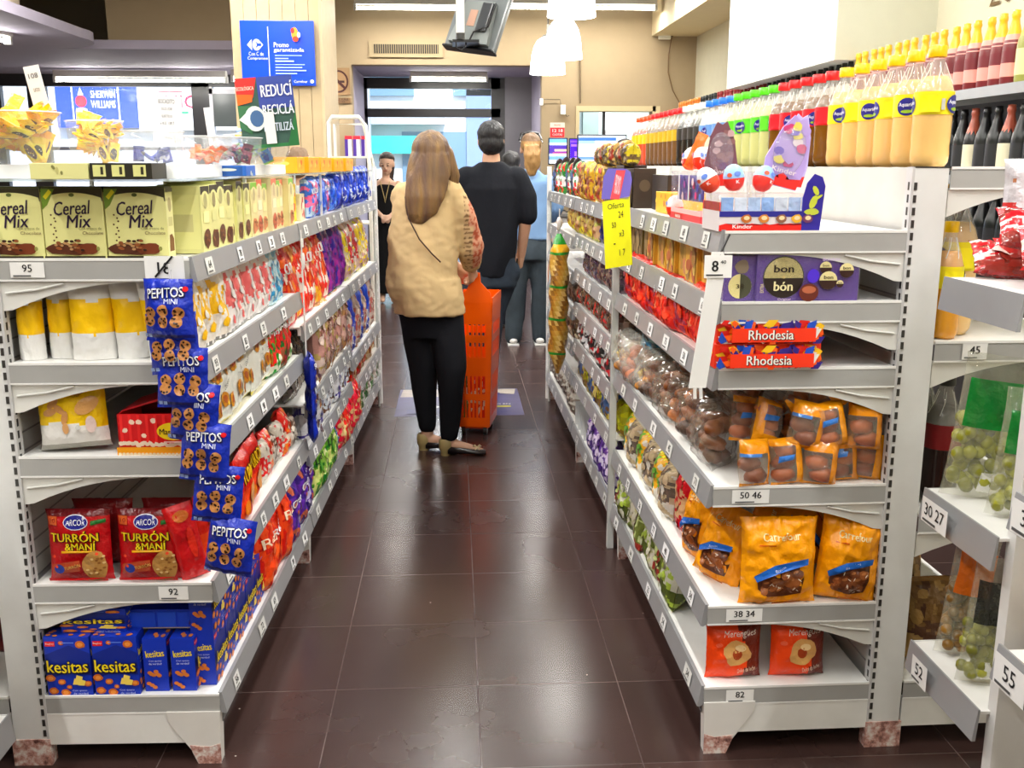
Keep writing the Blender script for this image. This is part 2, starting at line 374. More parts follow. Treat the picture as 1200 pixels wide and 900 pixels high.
# lowered slab on the left with a rounded corner, a tall bulkhead box and a recess
pts=[(-6,Yw),(-1.5,Yw),(-1.5,9.9),(-3.15,9.9)]
cx,cy,r=-3.75,9.2,.7
pts+=[(cx+.0+r*cos(t)*.9+.0,cy+r*sin(t)) for t in np.linspace(pi/2*.9,-.2,8)]
pts+=[(-3.12,6.6),(-3.12,-2.5),(-6,-2.5)]
struct(MB().prism(pts,'z',2.5,2.58,LAV).obj('ceiling_slab',wallm))
b=MB()
b.box(-3.2,9.95,2.57,-1.5,12.6,3.55,BE); b.box(-2.5,9.94,2.505,-1.6,9.96,2.53,(60,55,50))
struct(b.obj('wall_bulkhead',wallm))
pts=[(-6,-2.5),(-3.3,-2.5),(-3.3,6.4)]+[(-4.2+.9*cos(t),8.1+.9*sin(t)) for t in np.linspace(0,pi/2,8)]+[(-6,9.0)]
struct(MB().prism(pts,'z',2.57,3.55,(196,184,166)).obj('wall_rounded_bulkhead',wallm))
# pillar with vertical boards
b=MB(); px0,px1=-1.66,-.985
for i in range(7):
    a=px0+(px1-px0)*i/7; b.box(a+.002,8.0,0,px0+(px1-px0)*(i+1)/7-.002,8.02,3.55,(202,184,152))
b.box(px0,8.015,0,px1,8.95,3.55,(196,180,150)); b.box(px1-.02,7.995,0,px1,8.02,3.55,(212,196,164))
struct(b.obj('wall_pillar',mat('board_pillar',.55,var=.1,bump=.06,bscale=20)))
# white duct box on the right wall
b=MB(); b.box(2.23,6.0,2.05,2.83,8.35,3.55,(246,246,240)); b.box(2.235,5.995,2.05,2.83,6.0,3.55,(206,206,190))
struct(b.obj('wall_duct',wallm))
wallbox('wall_corner_beam',2.3,8.35,2.9,2.83,12,3.55,col=(214,200,168))
# ------------------------------------------------------------ street outside (daylight)
st=MB().box(-30,14,-.12,30,40,-.02,(150,150,150)).obj('pavement',matte); struct(st)
f=MB(); f.box(-14,24,0,14,24.3,9,(235,238,240))
for i in range(-6,7): f.box(i*2.1,23.9,3.0,i*2.1+1.2,24.02,4.2,(120,150,170)); f.box(i*2.1,23.9,5.4,i*2.1+1.2,24.02,7.0,(120,150,170))
f.box(-14,23.6,2.35,-.2,24,2.5,(180,190,195)); f.box(-3.2,23.7,1.7,-.4,24,2.1,(40,190,180)); f.box(-1.2,23.95,.2,1.5,24.02,2.2,(110,140,160)); f.box(.3,23.9,.2,1.3,24.02,4.6,(130,150,190))
o=f.obj('building',wallm); tag(o,'bright shopfront across the street seen through the glass door','building')
# shop signs over the road, seen through the left window
sg=thing('shop_sign','blue and white paint shop sign with a bordered emblem across the street','sign',(-6.95,22,2.66)); a=MB(); a.box(-1.3,0,-.45,.36,.1,.52,(36,78,200)); A=Art(a,frontmap(-.42,0,0),.004,.004)
A.rect(-.55,-.32,.42,.46,(240,244,255)); A.rect(-.52,-.29,.39,.43,(36,78,200)); A.ell(-.36,.08,.12,.12,(214,60,80)); A.ell(-.36,-.1,.12,.05,(240,240,250)); A.poly([(-.42,.2),(-.30,.2),(-.36,.36)],(240,240,250)); A.txt('SHERWIN',.1,.22,.5,.15,(245,248,255)); A.txt('WILLIAMS',.1,.02,.5,.15,(245,248,255))
a.obj('panel',matte,sg)
sg=thing('shop_sign','white shop sign with AMICI in magenta letters across the street','sign',(-5.74,22,2.66)); a=MB(); a.box(-.84,0,-.5,1.3,.1,.55,(244,246,248)); A=Art(a,frontmap(-.3,0,0),.004,.004)
A.txt('FIATELLERO',.15,.38,.8,.09,(120,130,120),.0); A.rect(-.1,.27,.4,.29,(220,60,80)); A.txt('AMICI',.25,.08,1.0,.26,(196,30,84)); A.rect(-.2,-.16,.5,-.12,(60,170,120))
a.obj('panel',matte,sg)
o=MB().box(-12,22.2,0,-1.8,22.6,5,(196,200,206)).obj('building',wallm); tag(o,'pale facade across the street behind the paint shop sign','building')
# ============================================================ LIGHTS
def tube(name,label,c,l,ang,h=3.1,pw=60,grp=None,ceil=3.55,w=.09,glow=0):
    t=thing(name,label,'lamp',(c[0],c[1],h),ang,grp)
    MB().box(-l/2,-w/2,.05,l/2,w/2,.12,(205,203,196)).box(-l/2-.01,-.03,-.01,-l/2+.02,.03,.06,(200,200,196)).box(l/2-.02,-.03,-.01,l/2+.01,.03,.06,(200,200,196)).obj('housing',powder,t)
    MB().tube([(-l/2+.02,0,.015),(l/2-.02,0,.015)],.016,(255,250,240)).obj('tube',lampm,t)
    b=MB()
    for s in (-.38,.38): b.tube([(l*s,0,.12),(l*s,0,ceil-h-.01)],.004,(90,90,90),5)
    b.obj('hanger',plastic,t)
    ld=bpy.data.lights.new('tube_light','AREA'); ld.shape='RECTANGLE'; ld.size=l; ld.size_y=.06; ld.energy=pw; ld.color=(1,.98,.945)
    lo=bpy.data.objects.new('tube_light',ld); COL.objects.link(lo); lo.parent=t; lo.location=(0,0,-.012)
    if glow:
        for k in (-.3,.3):
            pl=bpy.data.lights.new('tube_glow','POINT'); pl.energy=glow; pl.shadow_soft_size=.05; pl.color=(1,.98,.95); po=bpy.data.objects.new('tube_glow',pl); COL.objects.link(po); po.parent=t; po.location=(l*k,0,-.08)
    return t
PW=36
tube('tube_lamp','fluorescent tube lamp high on the back wall above the air vent',(-.42,11.4),1.25,0,3.08,PW)
tube('tube_lamp','long fluorescent tube lamp on the back wall above the pendant lamps',(1.35,11.4),1.75,0,3.1,PW)
tube('tube_lamp','slanting fluorescent tube lamp near the right ceiling corner',(2.25,10.0),1.4,pi/2,3.12,PW)
tube('tube_lamp','short tube lamp above the street door',(-.05,12.9),.95,0,2.46,18,ceil=2.57)
tube('tube_lamp','long tube lamp running in front of the shop window, left half',(-3.5,11.9),1.9,0,2.36,24,ceil=2.5,glow=5)
tube('tube_lamp','long tube lamp running in front of the shop window, right half',(-1.95,11.7),1.0,0,2.36,20,ceil=2.5,glow=5)
tube('tube_lamp','tube lamp under the lowered ceiling at the top left edge',(-3.75,8.2),1.2,radians(78),2.42,24,ceil=2.5,glow=5)
tube('tube_lamp','added tube lamp out of view, brightening the ceiling boxes near the boarded pillar',(-2.7,6.6),1.4,pi/2,3.1,50,glow=9)  # added above the view to brighten the bulkheads at the upper left
for i,y in enumerate((-1.2,1.2,3.4,5.6,7.8)):
    for j,x in enumerate((-1.5,0,1.6)):
        tube('tube_lamp','fluorescent tube lamp hanging over the aisles, above the frame',(x,y),1.5,pi/2 if j!=1 else pi/2,3.3,PW*(1.1 if y>0 else .8)*(.75 if j==1 else 1.12),'tube lamps over the aisles')
ld=bpy.data.lights.new('booth_light','AREA'); ld.size=1.2; ld.energy=70; lo=bpy.data.objects.new('booth_light',ld); COL.objects.link(lo); lo.location=(2.1,13.1,2.88)
# pendants
def pendant(x,y,z,r,label):
    t=thing('pendant_lamp',label,'lamp',(x,y,z),0,None)
    pr=[(.0,r*2.02),(r*.35,r*2.0),(r*.6,r*1.85),(r*.8,r*1.5),(r*.93,r*1.0),(r*1.0,r*.35),(r*1.03,0),(r*1.0,0),(r*.9,r*1.0),(r*.75,r*1.45),(0,r*1.9)]
    MB().lathe(pr,28,(255,255,250)).obj('lamp_shade',shadem,t)
    MB().lathe([(r*.3,r*2.0),(r*.3,r*2.12),(r*.12,r*2.12),(.012,r*2.5),(.012,r*2.7)],14,(190,190,186)).tube([(0,0,r*2.6),(0,0,3.54-z)],.006,(60,60,60),5).obj('cord',plastic,t)
    ld=bpy.data.lights.new('bulb','POINT'); ld.energy=22; ld.shadow_soft_size=.06; ld.color=(1,.97,.92); lo=bpy.data.objects.new('bulb',ld); COL.objects.link(lo); lo.parent=t; lo.location=(0,0,r*.1)
pendant(.84,9.2,2.235,.155,'lowest and farthest of the three white bell pendant lamps')
pendant(.88,8.3,2.275,.150,'middle of the three white bell pendant lamps')
pendant(.75,6.6,2.36,.150,'nearest white bell pendant lamp, cut by the top of the photo')
# daylight
w=bpy.data.worlds.new('sky'); S.world=w; w.use_nodes=True; wn=w.node_tree.nodes; bg=wn['Background']
sk=wn.new('ShaderNodeTexSky'); sk.sky_type='NISHITA'; sk.sun_elevation=radians(55); sk.sun_rotation=radians(200); sk.sun_disc=False; sk.air_density=1.2
w.node_tree.links.new(sk.outputs[0],bg.inputs[0]); bg.inputs[1].default_value=.5
sl=bpy.data.lights.new('sun','SUN'); sl.energy=8; sl.angle=.01; so=bpy.data.objects.new('sun',sl); COL.objects.link(so); so.rotation_euler=(radians(-42),radians(12),0) ; so.rotation_euler=(radians(42),0,radians(15))
# ============================================================ wall fittings
t=thing('air_vent','long slotted air vent on the beige header over the door','vent',(-.53,12,2.72)); b=MB(); b.box(-.42,-.025,-.07,.42,0,.11,(160,146,118)); b.box(-.37,-.027,-.03,.37,-.026,.07,(40,34,28)); b.obj('grille',matte,t)
b=MB()
for i in range(30): b.box(-.37+i*.025,-.034,-.03,-.362+i*.025,-.027,.07,(150,136,108))
b.obj('louvre',matte,t)
t=thing('no_smoking_sign','brown no smoking sign on the wall left of the door','sign',(-1.32,11.99,2.2)); b=MB(); b.box(-.12,-.012,.03,.14,0,.33,(150,124,92)); b.box(-.12,-.012,-.06,.14,0,.0,(140,112,80)); A=Art(b,frontmap(0,0,-.012),.002,.002)
A.ell(.01,.18,.115,.125,(70,30,24),n=24); A.ell(.01,.18,.095,.105,(158,130,98),n=24); A.rect(-.05,.165,.08,.19,(60,30,24)); A.poly([(-.08,.25),(-.06,.27),(.1,.11),(.08,.09)],(70,30,24)); A.txt('PROHIBIDO FUMAR',.01,-.02,.22,.03,(60,34,24)); A.txt('LEY 1799',.01,-.045,.14,.018,(60,34,24))
b.obj('plate',matte,t)
t=thing('emergency_light','small square emergency light high on the back wall','light',(2.44,11.98,2.92)); MB().box(-.07,-.05,-.06,.07,0,.06,(238,236,224),.008).obj('casing',plastic,t); MB().box(.07,-.03,-.03,.1,0,.05,(120,104,80)).obj('bracket',plastic,t)
tag(MB().tube([(2.56,11.98,3.5),(2.55,11.98,3.0),(2.5,11.98,2.7),(2.5,11.98,2.5),(2.56,11.98,2.3),(2.66,11.98,2.14)],.006,(120,92,60),5).obj('cable',plastic),'loose brown cable drooping down the back wall by the emergency light','cable')
tag(MB().tube([(1.46,11.98,2.85),(1.47,11.98,2.4),(1.48,11.98,2.15)],.009,(110,96,76),5).obj('cable',plastic),'dark cable hanging straight beside the booth window','cable')
t=thing('wall_sensor','small white box sensor on the wall right of the doorway','sensor',(1.27,11.98,2.02)); MB().box(-.025,-.04,0,.035,0,.11,(236,232,220),.006).obj('casing',plastic,t)
MB().tube([(.02,-.01,.02),(.05,-.01,-.02),(.08,-.01,-.01)],.004,(60,50,40),5).tube([(-.02,-.01,.11),(-.03,-.01,.17),(-.28,-.01,.17)],.004,(80,70,50),5).obj('cord',plastic,t)
tag(MB().box(1.0,11.93,2.12,1.04,11.99,2.2,(240,240,238),.01).obj('alarm_contact',plastic),'white rounded contact on the right edge of the doorway','sensor')
# blue promo board on the pillar
t=thing('promo_sign','big blue sign with white lettering on the boarded pillar','sign',(-1.315,7.98,2.27)); b=MB(); b.box(-.275,-.02,-.235,.275,.0,.235,(12,84,206),.006); A=Art(b,frontmap(0,0,-.02),.0015,.001)
Wt=(244,248,255)
A.rect(-.07,-.165,-.064,.19,Wt); A.poly([(-.225,.06),(-.19,.1),(-.19,.02)],Wt); A.ell(-.155,.06,.03,.042,Wt); A.poly([(-.105,.06),(-.14,.098),(-.14,.022)],Wt); A.ell(-.158,.06,.014,.02,(12,84,206)); A.rect(-.155,.05,-.12,.07,(12,84,206)); A.ell(-.165,.06,.012,.016,Wt)
A.txt('Con C de',-.16,-.005,.11,.028,Wt,.0); A.txt('Compromiso',-.15,-.04,.15,.028,Wt,.0)
A.txt('Promo',.03,.06,.11,.035,Wt,.03); A.txt('garantizada',.085,.02,.225,.036,Wt,.03)
for i,(wd,hh) in enumerate([(.2,.006),(.1,.008),(.14,.012),(.22,.006),(.2,.009),(.23,.009),(.16,.009)]): A.rect(-.02,-.02-i*.022,-.02+wd,-.02-i*.022+hh,(190,214,250))
A.txt('Carrefour',.165,-.205,.1,.02,Wt); A.ell(.25,-.205,.014,.014,Wt)
A.ell(.135,.14,.025,.045,(240,170,60)); A.ell(.12,.16,.014,.02,(190,60,40)); A.ell(.14,.1,.022,.02,(220,80,40)); A.ell(.165,.13,.012,.02,Wt)   # a plain bright figure patch
b.obj('board',plastic,t)
# monitor on a white ceiling pole
t=thing('ceiling_monitor','grey backed monitor hung tilted from a white ceiling pole','monitor',(.03,6.1,2.17))
MB().tube([(.015,-.22,.0),(.015,-.22,1.36)],.024,(236,234,224),14).obj('pole',powder,t)
MB().tube([(.015,-.22,-.035),(.015,-.22,.0)],.026,(70,70,68),12).box(-.03,-.23,-.05,.12,.0,-.035,BLK).tube([(-.01,-.22,-.04),(-.01,-.23,-.08),(.02,-.24,-.095),(.045,-.23,-.07),(.045,-.2,-.05)],.005,BLK,6).obj('bracket',plastic,t)
b=MB(); R=Matrix.Translation((.06,0,-.03))@Matrix.Rotation(radians(-30),4,'Z')@Matrix.Rotation(radians(9),4,'Y')@Matrix.Rotation(radians(-22),4,'X')
b.box(-.17,.02,-.02,.17,.06,.33,(104,108,108),.012); b.prism([(-.13,.0),(.13,.0),(.1,.26),(-.09,.26)],'y',-.015,.03,(128,132,130)); b.box(.03,-.03,.07,.1,.0,.25,(60,62,64),.008); b.box(-.17,.0,-.03,.17,.07,-.015,BLK,.006); b.tube([(.11,-.02,.25),(.11,-.03,.1),(.03,-.03,.06),(.02,-.03,0)],.006,BLK,6); b.box(-.04,-.018,.1,.01,-.014,.2,(170,140,124)); b.xf(R)
b.obj('monitor_body',plastic,t)
b=MB(); b.box(-.155,.061,.0,.155,.064,.31,(30,34,40)); b.xf(R); b.obj('screen',plastic,t)
# ============================================================ GONDOLAS
def pricecard(mb,x,y,z,t,w=.075,h=.036,P=None,col=(238,238,236)):
    A=Art(mb,P,.0008,.0005); A.rect(x-w/2,z-h/2,x+w/2,z+h/2,col)
    if t: A.txt(t,x,z+.004,None,h*.48,(26,26,28),.02)
    A.rect(x-w*.42,z-h*.42,x+w*.1,z-h*.33,(90,90,90))
def shelfpart(g,par,y0,y1,z,near=False,cards=(),rc=0,lip=.045,tilt=0,dep=.42):
    s=g.side; b=MB(); col=(236,236,233)
    b.box(0,y0+.003,z-.006,s*dep,y1-.003,z,col)
    b.box(0,y0+.003,z-.03,s*.012,y1-.003,z-.007,col)
    if near:
        b.box(0,y0,z-lip,s*dep,y0+.003,z+.001,(176,176,174))
        b.box(0,y0-.001,z-.003,s*dep,y0+.004,z+.003,(240,240,238))
        b.box(0,y0-.001,z-lip-.003,s*dep,y0+.004,z-lip+.001,(238,238,236))
    o=b.obj('shelf',powder,par)
    # grey rail along the aisle edge, leaning
    r=MB(); r.prism([(s*.003,z+.005),(-s*.006,z+.005),(-s*.016,z-.05),(-s*.010,z-.052),(s*.003,z-.045)],'y',y0+.004,y1-.004,GRY)
    r.obj('price_rail',rail,o)
    cr=random.Random(rc); y=y0+.12
    k=0
    while y<y1-.08:
        c=MB()
        yy=y
        def P(u,zz,off,yy=yy):
            tt=(zz-.0)/.05; return (-s*(.006+.010*tt+off),yy+u*-s,z-zz)
        def P2(u,zz,off,yy=yy): return (-s*(.006+.010*(.031-zz)/.055+off+.0012),yy-u*s,z-.026+zz)
        A=Art(c,P2,.0006,.0004); w=cr.choice((.05,.06,.07)); A.rect(-w/2,-.018,w/2,.02,cr.choice(((232,232,230),(222,222,218),(240,240,240))))
        A.txt(str(cr.randint(18,99)),0,.004,None,.018,(40,40,42),.02); A.rect(-w*.4,-.014,w*.2,-.010,(110,110,110))
        c.obj('price_card',paper,o); y+=cr.choice((.17,.22,.30)); k+=1
    if near:
        br=MB(); L=[(s*dep,z-lip),(s*.03,z-lip),(s*.03,z-lip-.004)]
        for i in range(9):
            q=i/8; L.append((s*(.10+.30*q),z-lip-.006-.062*q**2.2-.0))
        L.append((s*dep,z-lip-.07))
        br.prism(L,'y',y0+.006,y0+.010,(228,228,224)); 
        br.tube([(s*.41,y0+.004,z-lip-.03),(s*.34,y0+.003,z-lip-.022),(s*.28,y0+.003,z-lip-.008)],.003,(214,214,210),6)
        br.obj('bracket',powder,o)
        if cards:
            c=MB()
            for (x,t,w) in cards:
                pricecard(c,0,0,0,t,w,.034,P=lambda u,zz,off,x=x:(s*x+u,y0-.001-off,z-lip/2+zz))
            c.obj('price_card',paper,o)
    return o
def gondola(g,name,label,bays,tops,end_y=3.82,backz=1.44,other=(),foot=True):
    s=g.side; t=thing(name,label,'shelving',tuple(g.o),-g.a)
    for y in (0,1.27,2.52,end_y-.03):
        b=MB(); b.box(s*.425,y,0,s*.505,y+.028,backz,(226,227,226))
        if y==0:
            b.box(s*.42,y-.001,0,s*.426,y+.03,backz+.002,(205,205,205)); k=.05
            while k<backz-.03: b.box(s*.4262,y-.0015,k,s*.4335,y,k+.017,(62,60,58)); b.box(s*.4195,y+.008,k,s*.4201,y+.016,k+.018,(30,30,30)); k+=.028
            MB().box(s*.419,y-.003,0,s*.511,y+.031,.07,(176,140,130)).obj('scuffed_foot',scuff,t)
            b.box(s*.425,y-.001,backz,s*.51,y+.03,backz+.003,(40,40,40))
        b.obj('upright_post',powder,t)
    b=MB(); b.box(s*.44,.03,.1,s*.455,end_y-.03,backz,(206,206,202))
    k=.2
    while k<min(backz,1.22): b.box(s*.4385,.03,k,s*.44,end_y-.03,k+.004,(150,150,148)); k+=.045
    b.obj('back_panel',powder,t)
    b=MB(); b.box(s*.01,.0,.055,s*.42,.012,.135,(236,236,233)); b.box(0,.02,.1,s*.012,end_y,.135,(90,90,90)); b.box(s*.05,.03,.0,s*.055,end_y,.1,(30,28,28))
    b.box(s*.51,.0,.055,s*.93,.012,.135,(236,236,233)); b.obj('base_rail',powder,t)
    for y in (0,1.27,2.52,end_y-.03):
        b=MB(); b.prism([(0,.14),(s*.13,.14),(s*.125,.11),(s*.07,.03),(s*.06,.0),(s*.005,.0)],'y',y-.004,y+.03,(228,226,222))
        fo=b.obj('foot',powder,t); MB().prism([(s*.003,.055),(s*.03,.045),(s*.078,.05),(s*.072,.03),(s*.06,0),(s*.003,0)],'y',y-.0055,y-.0035,(150,112,100)).obj('scuffed_tip',scuff,fo)
    for bi,(y0,y1) in enumerate(bays):
        for si,z in enumerate(tops[bi]):
            cards=()
            if bi==0: cards=CARDS[g][si]
            shelfpart(g,t,y0,y1,z,near=(bi==0),cards=cards,rc=si*7+bi*3+(0 if s>0 else 50))
    # end frame at the far end
    b=MB()
    b.tube([(0,end_y,0),(0,end_y,1.44)],.014,(226,228,226),8); b.tube([(0,end_y-.08,0),(0,end_y-.08,1.30)],.007,(200,204,200),6)
    k=.1
    while k<1.3: b.box(-.006,end_y-.07,k,.006,end_y-.02,k+.012,(210,212,210)); k+=.05
    b.obj('end_frame',powder,t)
    for (x0,x1,z,yy) in other:
        o=MB().box(s*x0,0,z-.006,s*x1,end_y,z,(236,236,233)).box(s*x0,0,z-.045,s*x1,.003,z+.001,(176,176,174)).box(s*x0,-.001,z-.003,s*x1,.004,z+.003,(240,240,238)).box(s*x0,-.001,z-.048,s*x1,.004,z-.044,(240,240,238)).obj('shelf',powder,t)
        MB().prism([(s*.51,z-.045),(s*(x1-.03),z-.045)]+[(s*(x1-.12-(x1-.12-.51)*q),z-.048-.062*q**2.2) for q in np.linspace(0,1,8)],'y',.006,.010,(228,228,224)).obj('bracket',powder,o)
        if yy: c=MB(); pricecard(c,0,0,0,yy,.06,.038,P=lambda u,zz,off:(s*.605+u,-.002-off,z-.022+zz)); c.obj('price_card',paper,o)
    return t
CARDS={LG:[[(.355,'95',.075)],[],[],[(.09,'92',.07)],[]],RG:[[],[],[],[(.09,'50 46',.09)],[(.09,'38 34',.09)],[(.09,'82',.07)]]}
LT=[[1.245,1.01,.79,.475,.183],[1.245,.885,.60,.42,.183],[1.245,.885,.52,.36,.183]]
RT=[[1.302,1.142,.987,.70,.395,.178],[1.29,1.12,.955,.79,.61,.43,.178],[1.29,1.10,.93,.75,.57,.42,.178]]
gondola(LG,'gondola_shelving','long white metal shelving unit along the left side of the aisle',[(0,1.27),(1.28,2.5),(2.52,3.79)],LT,3.82,1.33,other=[(.51,.93,.50,None),(.51,.93,.183,None)])
gondola(RG,'gondola_shelving','long white metal shelving unit along the right side of the aisle',[(0,1.38),(1.40,2.6),(2.62,3.9)],RT,3.92,1.443,other=[(.51,.93,1.443,None),(.51,.93,1.045,'45'),(.51,.93,.62,None),(.51,.93,.178,None)])
# perforated slotted post standing in front at the bay joint on the right
tag(MB().box(-.012,-.012,0,.012,.012,1.14,(214,216,214)).box(-.0125,-.004,.1,-.012,.004,1.1,(120,120,120)).obj('slotted_post',powder,None,RG.W(-.01,1.39,0),-RG.a),'slotted white metal post at the joint of the two right-hand shelving bays','post')
# ============================================================ PRODUCT KITS
def cerealbox():
    b=MB(); w,h,d=.133,.157,.05; C=(232,230,170)
    b.box(-w/2,-d/2,0,w/2,d/2,h-.004,C); b.box(-w/2+.001,-d/2+.001,h-.004,w/2-.001,d/2-.001,h,(70,72,40))
    A=Art(b,frontmap(0,0,-d/2))
    A.rect(-w/2,h-.032,w/2,h-.004,(62,58,40)); A.poly([(-w/2,h-.045),(-w/2+.002,h-.03)]+[(w/2*q,h-.013-.012*q*q) for q in np.linspace(-.95,.95,9)]+[(w/2-.002,h-.03),(w/2,h-.045)],C)
    A.poly([(-w/2,h-.005),(-w/2+.03,h-.005),(-w/2+.012,h-.04),(-w/2,h-.05)],(120,146,60)); A.poly([(-w/2+.004,h-.022),(-w/2+.018,h-.006),(-w/2+.024,h-.012),(-w/2+.01,h-.028)],(222,212,60))
    A.ell(0,h-.018,.006,.004,(110,120,70))
    A.txt('Cereal',-.002,h-.046,.078,.030,(44,24,60),.018,rot=.06,shear=.2); A.txt('Mix',.012,h-.075,.052,.028,(44,24,60),.018,rot=.04,shear=.2)
    A.txt('Con trozos de',.035,.066,.05,.006,(120,120,70),0); A.txt('Chocolate',.04,.056,.045,.007,(110,80,50),0)
    r=random.Random(3)
    A.ell(-.015,.022,.045,.013,(92,52,34),nz=.4,seed=2); A.ell(.025,.02,.03,.011,(122,66,40),nz=.5)
    for i in range(26): A.ell(-.05+r.random()*.03+i*.001*2,.018+r.random()*.022,.003+r.random()*.003,.003,r.choice([(60,34,26),(150,96,60),(186,150,110)]),n=7)
    for i in range(9): A.ell(-.048+r.random()*.012,.04+i*.007,.0022,.0022,(90,60,30),n=6)
    A.ell(.052,.022,.004,.005,(150,150,90),n=8)
    A.rect(-w/2,0,w/2,.006,(54,46,34))
    S1=Art(b,sidemapR(0,0,w/2)); S2=Art(b,sidemapL(0,0,-w/2))
    for q in (S1,S2):
        q.rect(-d/2+.003,.01,d/2-.003,h-.02,(240,238,190)); q.poly([(-.016,.014),(.016,.014),(.018,.04),(.006,.052),(-.012,.05)],(120,76,44)); q.ell(0,h-.04,.012,.016,(190,180,140)); q.rect(-.014,.07,.014,.09,(214,210,160)); q.rect(-d/2,h-.012,d/2,h-.003,(70,66,46))
    return ('cereal_box',b.mesh('cereal_box',carton))
K_CER=cerealbox()
def narrowbox(cols,h=.155,w=.075,d=.12,tone=(232,230,170),seed=0,cluster=(110,70,44)):
    b=MB(); b.box(-w/2,-d/2,0,w/2,d/2,h,tone)
    A=Art(b,frontmap(0,0,-d/2)); r=random.Random(seed)
    A.rect(-w/2+.002,h-.02,w/2-.002,h-.001,cols[0]); A.ell(0,h-.03,w*.42,.018,tone); A.ell(0,h-.035,.014,.018,cols[1]); A.rect(-w*.3,h*.45,w*.3,h*.62,jag(tone,.3,seed)); A.ell(0,.03,w*.36,.022,cluster,nz=.4,seed=seed)
    for i in range(7): A.ell((r.random()-.5)*w*.6,.02+r.random()*.026,.004,.004,r.choice([(160,110,70),(80,44,30)]),n=6)
    S2=Art(b,sidemapL(0,0,-w/2)); S2.rect(-d/2+.004,.01,d/2-.004,h-.02,jag(tone,.2,seed+3)); S2.rect(-d/3,.05,d/3,.09,(214,210,160))
    return ('cereal_box',b.mesh('cereal_box',carton))
def plainbag():
    def c(u,v):
        e=.03*sin(u*9)
        return (232,232,230) if v>.74+e or v<.33+e*.6 else (244,204,30)
    b,A=pouch(.098,.180,.055,c,(234,234,232),18,24,seed=3,stand=True,wr=.006,pinch=.1,kz=7)
    return ('snack_bag',b.mesh('snack_bag',foilS))
K_YW=plainbag()
def snackbag(name,w,h,d,cf,art=None,seed=0,stand=False,m=None,nu=14,nv=20,wr=.006,back=None):
    b,A=pouch(w,h,d,cf,back,nu,nv,seed=seed,stand=stand,wr=wr)
    if art: art(A,w,h)
    return (name,b.mesh(name,m or foil))
def peanut():
    def c(u,v): return (242,208,36) if v>.36+.05*sin(u*5) else ((228,226,222) if v>.08 else (170,168,160))
    def a(A,w,h):
        for x,z,r,s in [(-.035,.11,.6,1),(-.02,.095,-.7,1),(-.045,.09,.2,1.1),(-.01,.075,1.2,1),(.03,.135,.3,1.2)]: A.ell(x,z,.017*s,.008*s,(206,158,104),rot=r,n=12,rings=2)
        A.ell(.045,.1,.03,.018,(222,176,120),rot=.5,rings=2); A.ell(-.01,.05,.008,.013,(214,170,120)); A.ell(.02,.05,.006,.006,(190,190,186)); A.ell(.05,.055,.012,.02,(226,206,200)); A.txt('Go',.022,.128,.02,.014,(200,170,40))
    return snackbag('peanut_bag',.165,.16,.06,c,a,seed=11,nu=22,nv=24)
def popcornbox():
    b=MB(); w,h,d=.165,.095,.16; R=(206,34,40)
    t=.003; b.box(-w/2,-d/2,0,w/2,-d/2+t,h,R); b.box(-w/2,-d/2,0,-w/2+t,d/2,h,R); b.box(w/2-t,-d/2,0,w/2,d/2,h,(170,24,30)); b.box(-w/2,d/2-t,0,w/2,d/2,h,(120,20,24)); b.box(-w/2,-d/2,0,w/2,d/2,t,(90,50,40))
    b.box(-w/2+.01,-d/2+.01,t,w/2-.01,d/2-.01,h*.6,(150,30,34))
    A=Art(b,frontmap(0,0,-d/2),.0006,.0004)
    for i in range(9): A.rect(-w/2+.005+i*.018,.02,-w/2+.011+i*.018,h-.001,(224,56,56))
    r=random.Random(5)
    for i in range(26): A.ell(-w/2+.006+i*.0062,.022+r.random()*.006,.006,.005,(240,226,206),n=7,nz=.5,seed=i)
    A.rect(-w/2,.001,w/2,.02,(236,170,40))
    for i in range(20): A.ell(-w/2+.006+i*.008,.004,.004,.004,(236,220,190),n=6)
    for x,z in ((-.06,.062),(-.03,.082),(-.022,.05),(.0,.085),(.045,.085),(-.045,.083)): A.ell(x,z,.006,.006,(240,214,196),n=7,nz=.5,seed=x*90)
    A.ell(.04,.06,.034,.021,(240,210,40),n=20); A.txt("Marlom's",.04,.06,.056,.014,(60,36,20),.02); A.rect(.02,.034,.07,.037,(240,200,190))
    fl=MB(); fl.add([(-w/2,-d/2,h),(w/2,-d/2+.0,h),(w/2-.02,-d/2+.03,h+.055),(-w/2+.01,-d/2+.02,h+.006)],[(0,1,2,3)],(150,22,34)) if 0 else fl.prism([(-w/2,h),(-w/2+.004,h+.004),(w/2-.02,h+.052),(w/2-.02,h+.046)],'y',-d/2+.02,d/2,(190,40,52))
    return ('popcorn_box',b.mesh('popcorn_box',carton),[('lid_flap',fl.mesh('lid_flap',carton))])
